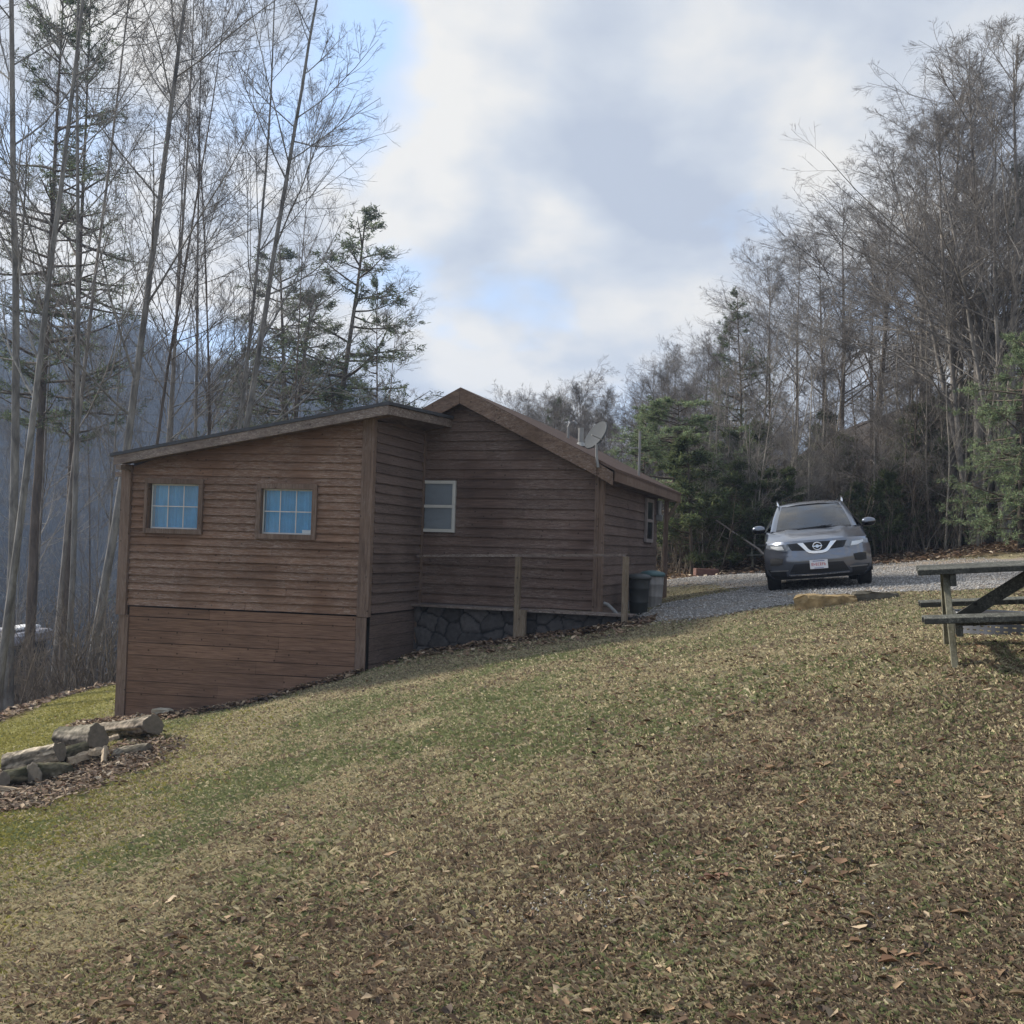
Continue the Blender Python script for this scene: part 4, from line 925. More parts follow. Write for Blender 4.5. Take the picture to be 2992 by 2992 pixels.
def hoodpt(r, u):
    x, y, z = rowpt(r, u); f = sstep(.1, .7, r[0]); z += .018*f*math.exp(-((abs(u)-.62)/.12)**2) ; return (x, y, z)
mb.grid([[hoodpt(r, u) for u in us] for r in hood]); CB('bonnet', mb, PAINT, smooth=True)
# sides
def belt(y): return .86+.30*sstep(.4, 1.9, y)+.05*sstep(1.9, 4.5, y)
SR = [(.20, .80), (.26, .865), (.34, .905), (.45, .922), (.56, .925), (.68, .922), (.78, .918), (.86, .912), (.94, .905), (1.0, .89)]
ys = np.concatenate([np.linspace(.50, 4.45, 60)])
def sidept(sx, y, k):
    z, w = SR[k]; top = belt(y); zz = .20+(z-.20)/(1.0-.20)*(top-.20)
    w = w-.05*sstep(3.9, 4.6, y)-.015*sstep(1.2, .5, y)*0
    if k == 9: w -= .012
    return (sx*w, y, zz)
WHY = (.93, 3.63)
for sx in (-1, 1):
    for part in ('fender', 'door', 'rear_quarter'):
        y0, y1 = {'fender': (0, 1.38), 'door': (1.38, 3.35), 'rear_quarter': (3.35, 9)}[part]
        mb = MB()
        for j in range(len(ys)-1):
            ym = (ys[j]+ys[j+1])/2
            if not (y0 <= ym < y1): continue
            for k in range(9):
                P = [sidept(sx, ys[j], k), sidept(sx, ys[j+1], k), sidept(sx, ys[j+1], k+1), sidept(sx, ys[j], k+1)]
                zc_ = sum(p_[2] for p_ in P)/4
                if any((ym-wy)**2+(zc_-.36)**2 < .405**2 for wy in WHY): continue
                mb.raw(P, [(0, 1, 2, 3)] if sx > 0 else [(3, 2, 1, 0)])
        CB(part, mb, PAINT, smooth=False)
    # fender strip from bonnet edge to side top, nose corner to side
    mb = MB(); yy = [h_[0] for h_ in hood]
    E1 = [hoodpt(h_, sx) for h_ in hood]+[(sx*.76, 1.6, 1.12), (sx*.76, 2.2, 1.15)]
    E2 = [sidept(sx, max(.50, e[1]), 9) for e in E1]
    M_ = [((e[0]+f_[0])/2+sx*.012, (e[1]+f_[1])/2, max(e[2], f_[2])*.6+min(e[2], f_[2])*.4+.008) for e, f_ in zip(E1, E2)]
    mb.grid([E1, M_, E2], flip=(sx > 0)); fr_edge = [rowpt(r, sx) for r in front]; Q = [sidept(sx, .50, k) for k in range(10)]
    Qi = [tuple(np.array([np.interp(e[2], [q[2] for q in Q], [q[d_] for q in Q]) for d_ in range(3)])) for e in fr_edge]
    mb.grid([fr_edge, Qi], flip=(sx > 0)); CB('fender_top', mb, PAINT, smooth=True)
    # wheel-arch cladding and wells
    for wy in WHY:
        mb = MB(); A1, A2, A3 = [], [], []
        for t in np.linspace(-.25, math.pi+.25, 25):
            cy, cz = wy+math.cos(t)*.43, .36+math.sin(t)*.43; A1.append((sx*.928, cy, max(.2, cz)))
            A2.append((sx*.936, wy+math.cos(t)*.385, max(.2, .36+math.sin(t)*.385))); A3.append((sx*.62, wy+math.cos(t)*.385, max(.2, .36+math.sin(t)*.385)))
        mb.grid([A1, A2, A3], flip=(sx > 0)); CB('wheel_arch', mb, CLAD)
    mb = MB(); mb.box((sx*.90, 2.28, .24), .06, 1.85, .14, bev=.02); CB('sill', mb, CLAD)
# tub, floor, rear
mb = MB(); mb.box((0, 2.4, .34), 1.22, 3.7, .14); mb.box((0, 2.30, .50), 1.66, 1.8, .26); mb.box((0, .75, .62), 1.18, .9, .30); CB('underbody', mb, CLAD)
mb = MB(); mb.grid([[(x*.90*w, 4.45+.12*(1-abs(x)**3)*q, z) for x in np.linspace(-1, 1, 13)] for z, w, q in ((.32, .95, .9), (.48, .99, 1.2), (.7, 1.0, 1.1), (.95, .99, .8), (1.18, .96, .2), (1.62, .70, -2.8))], flip=True); CB('tailgate', mb, PAINT, smooth=True)
# cabin: pillars, glass, roof
def ws(u, t):                             # windscreen surface
    w = .745+(.585-.745)*t; y = 1.10+(2.02-1.10)*t; z = 1.095+(1.585-1.095)*t+.035*math.sin(math.pi*t)
    return (u*w, y+.16*(1-.3*t)*abs(u)**2.2, z-.012*abs(u)**2)
mb = MB(); mb.grid([[ws(u, t) for u in np.linspace(-.93, .93, 25)] for t in np.linspace(.045, .93, 12)]); wsc = CB('windscreen', mb, CGL, smooth=True)
mb = MB(); mb.grid([[ws(u, t) for u in np.linspace(-1, 1, 25)] for t in (-.02, .05)]); mb.grid([[ws(u, t) for u in np.linspace(-.96, .96, 25)] for t in (.925, 1.0)]); CB('windscreen_surround', mb, GLOSSBLK, smooth=True)
for sx in (-1, 1):
    mb = MB(); P1 = [ws(sx*.92, t) for t in np.linspace(0, 1, 10)]; P2 = [tuple(np.array(ws(sx*1.0, t))+np.array([sx*.018, .005, .012])) for t in np.linspace(0, 1, 10)]
    P3 = [tuple(np.array(ws(sx*1.0, t))+np.array([sx*.055, .08, -.01])) for t in np.linspace(0, 1, 10)]
    mb.grid([P1, P2, P3], flip=(sx < 0)); CB('front_pillar', mb, PAINT, smooth=True)
ROOF = [(2.00, 1.590, .60), (2.15, 1.625, .615), (2.5, 1.665, .625), (3.0, 1.675, .625), (3.5, 1.66, .61), (4.0, 1.62, .59), (4.22, 1.585, .57)]
mb = MB(); uu = np.linspace(-1, 1, 21)
mb.grid([[(u*w, y+.10*(abs(u)**2.2)*(1 if y < 2.1 else 0), z-.055*abs(u)**3) for u in uu] for y, z, w in ROOF]); CB('roof', mb, PAINT, smooth=True)
for sx in (-1, 1):
    # side glass and frames: belt line up to the roof edge
    mb = MB(); g = MB()
    top = [(sx*w, y+(.10 if y < 2.1 else 0), z-.055) for y, z, w in ROOF]
    ty = np.array([t_[1] for t_ in top]); tz = [t_[2] for t_ in top]; tw = [abs(t_[0]) for t_ in top]
    yy = np.linspace(2.02, 4.2, 14); yy0 = np.linspace(1.35, 4.35, 14)
    lo = [(sx*.885, y, belt(y)-.005) for y in yy0]; hi = [(sx*np.interp(y, ty, tw), y, np.interp(y, ty, tz)) for y in yy]
    L1 = [tuple(np.array(a_)*.93+np.array(b_)*.07) for a_, b_ in zip(lo, hi)]; H1 = [tuple(np.array(a_)*.10+np.array(b_)*.90) for a_, b_ in zip(lo, hi)]
    g.grid([L1, H1], flip=(sx > 0)); CB('side_window', g, GLOSSBLK, smooth=True)
    mb.grid([lo, L1], flip=(sx > 0)); mb.grid([H1, hi], flip=(sx > 0)); CB('window_frame', mb, PAINT, smooth=True)
    mb = MB(); rl_ = [(sx*.600, 2.05, 1.585), (sx*.612, 2.30, 1.665), (sx*.625, 2.7, 1.712), (sx*.62, 3.4, 1.712), (sx*.59, 3.85, 1.68), (sx*.565, 3.95, 1.63)]
    mb.tube(rl_, .019, 8); CB('roof_rail', mb, CHROME, smooth=True)
    # mirror: arm and housing with chrome-lit cap
    mb = MB(); c_ = np.array([sx*1.005, 1.42, 1.150]); P = []
    for i in range(9):
        ph = math.pi*i/8; P.append([tuple(c_+np.array([math.cos(ph)*.125*-1, math.sin(ph)*math.cos(t)*.085+.0, math.sin(ph)**.8*math.sin(t)*.082])) for t in np.linspace(0, 2*math.pi, 17)])
    mb.grid(P, flip=True); mir = CB('wing_mirror', mb, PAINT, smooth=True)
    mb = MB(); mb.bar(c_+np.array([-sx*.08, 0, -.06]), (sx*.86, 1.45, 1.075), .06, .035); mb.grid([[tuple(c_+np.array([math.cos(ph)*-.127, math.sin(ph)*math.cos(t)*.088, math.sin(ph)**.8*math.sin(t)*.084-.003])) for t in np.linspace(math.pi*1.03, math.pi*1.97, 9)] for ph in np.linspace(0.1, math.pi-.1, 9)], flip=True); CB('mirror_arm', mb, GLOSSBLK, mir, True)
# front details laid on the nose surface
def patch(mb, top, bot, off, n=24, m_=5):
    """strip between two polylines in (x, z), seated on the nose surface and standing `off` proud"""
    def rs_(pl, k): d = np.r_[0, np.cumsum(np.hypot(*np.diff(np.array(pl), axis=0).T))]; d /= d[-1]; t = np.linspace(0, 1, k); a = np.array(pl); return np.c_[np.interp(t, d, a[:, 0]), np.interp(t, d, a[:, 1])]
    T_, B_2 = rs_(top, n), rs_(bot, n); rows = []
    for j in range(m_):
        f_ = j/(m_-1); q = B_2*(1-f_)+T_*f_; rows.append([(x, FY(x, z)-off, z) for x, z in q])
    mb.grid(rows)
    rows_b = [[(p_[0], p_[1]+off+.012, p_[2]) for p_ in rows[k]] for k in (0, -1)]
    mb.grid([rows_b[0], rows[0]]); mb.grid([rows[-1], rows_b[1]])
    for c2 in (0, -1): mb.grid([[r[c2] for r in rows], [(r[c2][0], r[c2][1]+off+.012, r[c2][2]) for r in rows]], flip=(c2 == 0))
mb = MB(); patch(mb, [(-.52, .835), (0, .850), (.52, .835)], [(-.44, .715), (-.20, .70), (-.13, .645), (.13, .645), (.20, .70), (.44, .715)], .006, 40, 6); grille = CB('grille', mb, GLOSSBLK)
mb = MB()
for k in range(7):
    z = .70+.02*k; w = .42 if z > .71 else .17
    mb.tube([(x, FY(x, z)-.010, z) for x in np.linspace(-w, w, 15)], .0035, 5, True)
CB('grille_bar', mb, CLAD, grille)
mb = MB()
Vp = [(-.335, .840), (-.285, .79), (-.225, .725), (-.185, .680), (-.14, .652), (-.07, .640), (.07, .640), (.14, .652), (.185, .680), (.225, .725), (.285, .79), (.335, .840)]
Vi = [(-.235, .840), (-.20, .79), (-.165, .74), (-.14, .712), (-.105, .693), (-.06, .686), (.06, .686), (.105, .693), (.14, .712), (.165, .74), (.20, .79), (.235, .840)]
patch(mb, Vi, Vp, .022, 44, 4); CB('chrome_trim', mb, CHROME, smooth=False)
mb = MB(); ez = .765; ey = FY(0, ez)-.045
ring = [(math.cos(t)*.072, ey+.004*math.cos(2*t), ez+math.sin(t)*.064) for t in np.linspace(0, 2*math.pi, 41)]
mb.tube(ring, .0115, 8, False, ref=(0, 1, 0)); mb.box((0, ey-.004, ez), .165, .016, .022, bev=.003); mb.tube([(0, ey+.01, ez), (0, ey+.05, ez)], .03, 8); CB('emblem', mb, CHROME, smooth=False)
for sx in (-1, 1):
    def sp(pl): return [(sx*x, z) for x, z in pl]
    T_, B_2 = [(.50, .825), (.68, .838), (.84, .850), (.885, .835)], [(.46, .735), (.56, .705), (.72, .735), (.885, .790)]
    mb = MB(); patch(mb, sp(T_) if sx > 0 else sp(T_)[::-1], sp(B_2) if sx > 0 else sp(B_2)[::-1], .012, 24, 6); hl = CB('headlight', mb, LAMP, smooth=True)
    T2, B2_ = [(.60, .805), (.72, .812), (.80, .822)], [(.57, .735), (.68, .740), (.80, .785)]
    mb = MB(); patch(mb, sp(T2) if sx > 0 else sp(T2)[::-1], sp(B2_) if sx > 0 else sp(B2_)[::-1], .016, 12, 4); CB('reflector', mb, LAMPIN, hl)
    mb = MB(); T3, B3 = [(.60, .585), (.72, .60), (.83, .59)], [(.62, .475), (.72, .455), (.83, .47)]
    patch(mb, sp(T3) if sx > 0 else sp(T3)[::-1], sp(B3) if sx > 0 else sp(B3)[::-1], .004, 14, 4); CB('fog_light_pocket', mb, CLAD)
    mb = MB(); patch(mb, sp([(.52, .375), (.85, .375)]) if sx > 0 else sp([(.52, .375), (.85, .375)])[::-1], sp([(.53, .355), (.83, .355)]) if sx > 0 else sp([(.53, .355), (.83, .355)])[::-1], .008, 14, 3); CB('bumper_crease_glint', mb, METAL)  # bright metal strip stands in for the glint along the bumper's crease
    mb = MB(); T4, B4 = [(.56, .345), (.74, .36), (.885, .40)], [(.56, .205), (.74, .205), (.80, .21)]
    patch(mb, sp(T4) if sx > 0 else sp(T4)[::-1], sp(B4) if sx > 0 else sp(B4)[::-1], .005, 14, 4); CB('bumper_corner', mb, CLAD)
mb = MB(); patch(mb, [(-.42, .470), (0, .475), (.42, .470)], [(-.52, .30), (0, .29), (.52, .30)], .004, 30, 5); CB('lower_grille', mb, CLAD)
mb = MB(); patch(mb, [(-.53, .285), (0, .275), (.53, .285)], [(-.50, .262), (0, .252), (.50, .262)], .016, 30, 3); CB('chrome_strip', mb, CHROME)
mb = MB(); patch(mb, [(-.80, .262), (0, .25), (.80, .262)], [(-.76, .212), (0, .212), (.76, .212)], .008, 30, 3); CB('chin', mb, CLAD)
# number plate: white with red lettering band and blue-grey edge
m = NT('number_plate'); v = m.n('ShaderNodeTexCoord'); sp_ = m.n('ShaderNodeSeparateXYZ'); m.l(v.outputs['Object'], sp_.inputs[0]); m.bsdf((.72, .72, .74), .4); PL = m.m
mb = MB(); pz = .445; pyy = FY(0, pz)-.022; mb.box((0, pyy, pz), .305, .008, .155, bev=.002); plate = CB('number_plate', mb, PL)
REDM = plain('plate_red', (.50, .045, .055), .5, var=.05); BLUEM = plain('plate_blue', (.10, .13, .30), .5, var=.05)
mb = MB()
x = -.125
for ch in ('###', '.#.', '###', '#.#', '###', '##.', '.##'):
    for r_, on in enumerate(('top', 'mid', 'low')):
        if ch[r_] == '#': mb.box((x+.014, pyy-.0055, pz+.022-r_*.020), .024, .003, .008)
    mb.box((x+.004, pyy-.0055, pz+.003), .007, .003, .05); x += .036
CB('plate_lettering', mb, REDM, plate)
mb = MB(); mb.box((0, pyy-.0055, pz+.060), .20, .003, .013); mb.box((0, pyy-.0055, pz-.062), .16, .003, .010); CB('plate_band', mb, BLUEM, plate)
# wheels
def wheel(x, y, s_):
    mb = MB(); prof = [(.235, -.10), (.25, -.115), (.31, -.118), (.345, -.105), (.36, -.075), (.362, 0), (.36, .075), (.345, .105), (.31, .118), (.25, .115), (.235, .10), (.235, -.10)]
    mb.grid([[(x+s_*o_, y+math.cos(t)*r, .36+math.sin(t)*r) for t in np.linspace(0, 2*math.pi, 41)] for r, o_ in prof], flip=(s_ < 0)); w = CB('wheel', mb, TYRE, smooth=True)
    mb = MB()
    for k in range(5):
        for d_ in (-.13, .13):
            t = 2*math.pi*k/5+d_; mb.bar((x+s_*.095, y+math.cos(t)*.05, .36+math.sin(t)*.05), (x+s_*.10, y+math.cos(t-d_*.3)*.235, .36+math.sin(t-d_*.3)*.235), .034, .02, (1, 0, 0))
    mb.tube([(x+s_*.08, y, .36), (x+s_*.108, y, .36)], .05, 16); mb.grid([[(x+s_*o_, y+math.cos(t)*r, .36+math.sin(t)*r) for t in np.linspace(0, 2*math.pi, 33)] for r, o_ in ((.24, .11), (.225, .10), (.225, .02), (.0, .0))], flip=(s_ < 0)); CB('rim', mb, RIM, w)
for sx in (-1, 1):
    for wy in WHY: wheel(sx*.80, wy, sx)
# interior seen through the glass
mb = MB()
for sx in (-1, 1):
    mb.box((sx*.37, 2.35, .98), .46, .16, .56, bev=.06); mb.box((sx*.37, 2.38, 1.36), .24, .10, .18, bev=.04); mb.box((sx*.37, 2.15, .75), .48, .5, .14, bev=.05)
CB('front_seat', mb, SEAT)
mb = MB(); mb.box((0, 1.35, .98), 1.5, .5, .16, bev=.05); CB('dashboard', mb, SEAT)
mb = MB(); mb.tube([(.37+math.cos(t)*.18, 1.72+math.sin(t)*.07, 1.05+math.sin(t)*.17) for t in np.linspace(0, 2*math.pi, 25)], .014, 6, False); CB('steering_wheel', mb, GLOSSBLK, smooth=True)
mb = MB(); mb.box((.0, 1.86, 1.475), .22, .025, .06, bev=.01); CB('rear_view_mirror', mb, CHROME)
for sx in (-1, 1):
    mb = MB()
    for k, t in ((0, 0), (1, 1)): pass
    mb.bar((sx*.05-.25, *ws(0, .0)[1:]), (sx*.05+.28, ws(.3, .05)[1]-.01, ws(.3, .05)[2]+.012), .02, .015); CB('wiper', mb, CLAD)
# place it: front axle tracks on the ground, nose towards the viewer, leaning with the cross slope
cF = at(2400, 1700, 18.05)
hd = np.array([cF[0], cF[1]]); hd = hd/np.linalg.norm(hd); ang = math.atan2(hd[0], hd[1])-R_(2.0)      # car's +y points away from the viewer
fwd_ = np.array([math.sin(ang), math.cos(ang)]); rgt_ = np.array([math.cos(ang), -math.sin(ang)])
o2 = np.array([cF[0], cF[1]])
gp = {}
for sx in (-1, 1):
    for wy in WHY:
        q = o2+rgt_*sx*.8+fwd_*wy; gp[(sx, wy)] = np.array([q[0], q[1], gz1(q[0], q[1])+.012])
xa = (gp[(1, .93)]-gp[(-1, .93)]+gp[(1, 3.63)]-gp[(-1, 3.63)]); ya = (gp[(1, 3.63)]-gp[(1, .93)]+gp[(-1, 3.63)]-gp[(-1, .93)])
ya /= np.linalg.norm(ya); za = np.cross(xa, ya); za /= np.linalg.norm(za); xa = np.cross(ya, za)
ctr = sum(gp.values())/4; org = ctr-ya*2.28
from mathutils import Matrix
car.matrix_world = Matrix([[xa[0], ya[0], za[0], org[0]], [xa[1], ya[1], za[1], org[1]], [xa[2], ya[2], za[2], org[2]-.006], [0, 0, 0, 1]])
# ------------------------------------------------------------------ trees
def unit(v): return v/(np.linalg.norm(v, axis=-1, keepdims=True)+1e-9)
def grow(g, P0, D, L, R0, R1, m, wig, up):
    n = len(P0); pts = np.empty((n, m, 3)); pts[:, 0] = P0; d = unit(D)
    st = (L/(m-1))[:, None]
    for i in range(1, m):
        d = unit(d+g.normal(size=(n, 3))*wig+np.array([0, 0, 1])*(up if np.isscalar(up) else up[:, None]))
        pts[:, i] = pts[:, i-1]+d*st
    t = np.linspace(0, 1, m)[None]
    return pts, R0[:, None]*(1-t)+R1[:, None]*t
def tubes(pts, rad, k):
    n, m, _ = pts.shape; T = np.gradient(pts, axis=1); T = unit(T)
    ref = np.tile(np.array([.31, .17, .93]), (n, m, 1)); A = unit(np.cross(T, ref)); B = np.cross(T, A)
    a = 2*np.pi*np.arange(k)/k
    V = pts[:, :, None]+rad[:, :, None, None]*(np.cos(a)[None, None, :, None]*A[:, :, None]+np.sin(a)[None, None, :, None]*B[:, :, None])
    i = np.arange(n*m*k).reshape(n, m, k); j = np.roll(i, -1, 2)
    F = np.stack([i[:, :-1], j[:, :-1], j[:, 1:], i[:, 1:]], -1).reshape(-1, 4)
    return V.reshape(-1, 3), F
def spawn(g, pts, rad, per, t0, t1, ang, lenf, rf, lenp, azi=None, taper=.6):
    """children along each parent: positions, directions, lengths, radii"""
    n, m, _ = pts.shape; par = np.repeat(np.arange(n), per); t = g.uniform(t0, t1, len(par)); f = t*(m-1); i = np.minimum(f.astype(int), m-2); w = (f-i)[:, None]
    P = pts[par, i]*(1-w)+pts[par, i+1]*w; T = unit(pts[par, i+1]-pts[par, i]); r = rad[par, i]*(1-w[:, 0])+rad[par, i+1]*w[:, 0]
    q = unit(np.cross(T, unit(g.normal(size=(len(par), 3))))); a = np.radians(g.normal(ang[0], ang[1], len(par)))[:, None]
    D = T*np.cos(a)+q*np.sin(a); L = lenp[par]*lenf*(1-taper*(t-t0)/(t1-t0+1e-9))*g.uniform(.6, 1.25, len(par))
    return P, D, L, np.maximum(r*rf, .0028), t
def join(parts):
    o = 0; V, F = [], []
    for v, f in parts: V.append(v); F.append(f+o); o += len(v)
    return np.concatenate(V), np.concatenate(F)
def bark(name, dark, light):
    m = NT(name); t = m.coord((3, 3, .8)); n1 = m.noise(t, 2.2, 7, .65, .5); n2 = m.noise(m.coord((1, 1, 1)), .7, 4, .6)
    c = m.mix(m.ramp(n1, [(.32, 0.), (.66, 1.)]), dark, light); c = m.mix(1.0, c, m.ramp(n2, [(.3, .75), (.7, 1.2)]), 'MULTIPLY')
    m.bsdf(c, .9, normal=m.bump(n1, .5, .02), spec=.1); return m.m
BARK_P = bark('pale_grey_bark', (.082, .078, .074), (.290, .278, .260))
BARK_L = bark('light_sapling_bark', (.13, .115, .10), (.40, .365, .31))
BARK_D = bark('dark_brown_bark', (.060, .048, .040), (.160, .130, .105))
BARK_G = bark('grey_bark', (.100, .090, .084), (.320, .295, .265))
TWIG = plain('twig_bark', (.150, .140, .134), .85, var=.2, scale=2, bump=0)
def bare_tree(seed, H, r, crown0=.35, n1=26, ang=50, spread=.34, upc=.10, wig=.05, n2=8, n3=6, n4=4, fork=0, trunkwig=.012, leafy=0.0, taper=.75, lowbig=0.0, upt=.02, joined=False):
    g = np.random.default_rng(seed); one = np.ones(1)
    tp, tr = grow(g, np.zeros((1, 3)), np.array([[0, 0, 1.]]), one*H, one*r, one*r*.05, 22, trunkwig, upt)
    tr[:, 0] *= 1.35; tr[:, 1] *= 1.05
    if fork:                              # extra stems leaving the base, like a clump
        P = np.repeat(tp[:, 0], fork, 0); az = g.uniform(0, 6.28, fork); D = np.stack([np.cos(az)*.13, np.sin(az)*.13, np.ones(fork)], -1)
        fp, frr = grow(g, P, D, H*g.uniform(.75, .98, fork), r*g.uniform(.55, .8, fork), np.full(fork, r*.08), 22, trunkwig, .01)
        tp = np.concatenate([tp, fp]); tr = np.concatenate([tr, frr])
    ns = len(tp); HL = np.full(ns, H)
    P, D, L, Rr, t = spawn(g, tp, tr, n1, crown0, .985, (ang, 11), spread, .42, HL, taper=taper)
    L *= (1+lowbig*(1-t))
    Pt, Dt, Lt_, Rt_, tt_ = spawn(g, tp, tr, 9, .84, .998, (26, 9), .13, .75, HL, taper=.45)
    P = np.concatenate([P, Pt]); D = np.concatenate([D, Dt]); L = np.concatenate([L, Lt_]); Rr = np.concatenate([Rr, np.maximum(Rt_, .009)])
    b1, r1_ = grow(g, P, D, L, np.minimum(Rr, .09*r/.16), np.full(len(P), .006), 10, wig, upc)
    P, D, L2_, Rr, _ = spawn(g, b1, r1_, n2, .16, .97, (40, 13), .50, .62, L)
    b2, r2_ = grow(g, P, D, L2_, Rr, np.full(len(P), .0045), 7, wig*1.6, upc*.6)
    P, D, L3, Rr, _ = spawn(g, b2, r2_, n3, .15, .98, (38, 14), .50, .70, L2_)
    b3, r3 = grow(g, P, D, np.maximum(L3, .25), Rr, np.full(len(P), .0035), 5, wig*1.5, upc*.4)
    b4 = None
    crown = [tubes(b1, r1_, 5), tubes(b2, r2_, 4)]
    tw = [tubes(b3, r3, 3)]
    if n4:
        P, D, L4, Rr, _ = spawn(g, b3, r3, n4, .2, .98, (36, 15), .55, .75, np.maximum(L3, .3))
        b4, r4 = grow(g, P, D, np.maximum(L4, .12), Rr, np.full(len(P), .0025), 3, wig*2, .02); tw.append(tubes(b4, r4, 3))
    if joined: return dict(trunk=join([tubes(tp, tr, 9)]+crown), limbs=None, twigs=join(tw))
    return dict(trunk=tubes(tp, tr, 9), limbs=join(crown), twigs=join(tw))
def conifer(seed, H, r, c0=.12, whorls=24, blen=.24, dense=1.0, droop=-.02, shape='pine', col=(.075, .095, .052), clump=1.0):
    g = np.random.default_rng(seed); one = np.ones(1)
    tp, tr = grow(g, np.zeros((1, 3)), np.array([[0, 0, 1.]]), one*H, one*r, one*.012, 20, .012, .03)
    nb = int(whorls*4.2); t = np.sort(g.uniform(c0, .99, nb)); f = t*19; i = np.minimum(f.astype(int), 18); w = (f-i)[:, None]
    P = tp[0][i]*(1-w)+tp[0][i+1]*w; az = g.uniform(0, 6.28, nb); el = g.normal(.10 if shape == 'pine' else .02, .14, nb)+.6*sstep(.75, 1, t)
    D = np.stack([np.cos(az)*np.cos(el), np.sin(az)*np.cos(el), np.sin(el)], -1)
    prof = np.sqrt(np.clip(1-((t-.35)/.66)**2, 0, 1))*.9 if shape == 'round' else ((1-t)/(1-c0))**.75*np.minimum(1, .35+(t-c0)*5) if shape == 'pine' else ((1-t)/(1-c0))**.9
    L = H*blen*(prof*g.uniform(.5, 1.15, nb)+.06)
    b1, r1_ = grow(g, P, D, L, .012+.014*L, np.full(nb, .004), 8, .06, .05 if shape == 'pine' else droop)
    P, D, L2_, Rr, tt = spawn(g, b1, r1_, 9, .22, .99, (50, 12), .42, .5, L, taper=.5)
    D[:, 2] *= .45; D = unit(D)
    b2, r2_ = grow(g, P, D, np.maximum(L2_, .15), Rr, np.full(len(P), .003), 5, .10, .04)
    # needle tufts
    K = int(24*dense); par = np.repeat(np.arange(len(b2)), K); u = g.uniform(.25, 1.0, len(par))*4; ii = np.minimum(u.astype(int), 3); w = (u-ii)[:, None]
    C = b2[par, ii]*(1-w)+b2[par, ii+1]*w+g.normal(size=(len(par), 3))*.035*clump
    d = unit(unit(b2[par, -1]-b2[par, 0])*.7+g.normal(size=(len(par), 3))*.7); s = unit(np.cross(d, g.normal(size=(len(par), 3))))
    ln = g.uniform(.06, .13, len(par))[:, None]*clump; wd = g.uniform(.007, .015, len(par))[:, None]*clump
    V = np.stack([C-s*wd, C+s*wd, C+d*ln+s*wd*.3, C+d*ln*.9-s*wd*.5], 1).reshape(-1, 3); F = np.arange(len(V)).reshape(-1, 4)
    cc = np.array(col)[None]*g.uniform(.55, 1.6, (len(F), 1))*(1+g.normal(size=(len(F), 3))*.06)
    tint = g.random(len(b2))[par][:, None]; cc = cc*(.7+.6*tint)
    return dict(trunk=join([tubes(tp, tr, 8)]), limbs=join([tubes(b1, r1_, 4), tubes(b2, r2_, 3)]), needles=(V, F, cc))
NEEDLE = colattr('needles', .7, .2, .45)
LEAFM = bpy.data.materials['dead_leaf']
def make_proto(name, parts, label, cat, barkm, group=None, twigm=TWIG):
    root = bpy.data.objects.new(name, None); root.empty_display_size = .3; tag(root, label, cat, group); root['_p'] = 1
    ch = []
    me = npmesh('trunk', *parts['trunk'], barkm, smooth=True); ch.append(bpy.data.objects.new('trunk', me))
    if parts['limbs'] is None:
        V, F = parts['twigs']; ch.append(bpy.data.objects.new('crown', npmesh('crown', V, F, twigm))); return (name, ch)
    V, F = parts['limbs']; me = npmesh('limbs', V, F, barkm if 'twigs' in parts else barkm, smooth=True)
    if 'twigs' in parts:
        ch.append(bpy.data.objects.new('limbs', me)); V, F = parts['twigs']; ch.append(bpy.data.objects.new('crown', npmesh('crown', V, F, twigm)))
    else:
        ch.append(bpy.data.objects.new('limbs', me)); V, F, cc = parts['needles']; ch.append(bpy.data.objects.new('crown', npmesh('crown', V, F, NEEDLE, col=cc)))
    return (name, ch)
def plant(proto, loc, height, H0, label, cat, group=None, rz=None, wide=1.0, lean=(0, 0), sink=.15):
    name, ch = proto; s = height/H0
    root = bpy.data.objects.new(name, None); root.empty_display_size = .3; COL.objects.link(root)
    root.location = (loc[0], loc[1], gz1(loc[0], loc[1])-sink if len(loc) < 3 else loc[2]); root.scale = (s*wide, s*wide, s)
    root.rotation_mode = 'XYZ'
    M = Matrix.Rotation(lean[0], 4, 'Y') @ Matrix.Rotation(-lean[1], 4, 'X') @ Matrix.Rotation(rz if rz is not None else random.uniform(0, 6.28), 4, 'Z')
    root.rotation_euler = M.to_euler(); tag(root, label, cat, group)
    for c in ch:
        d = c.copy(); COL.objects.link(d); d.parent = root
    return root
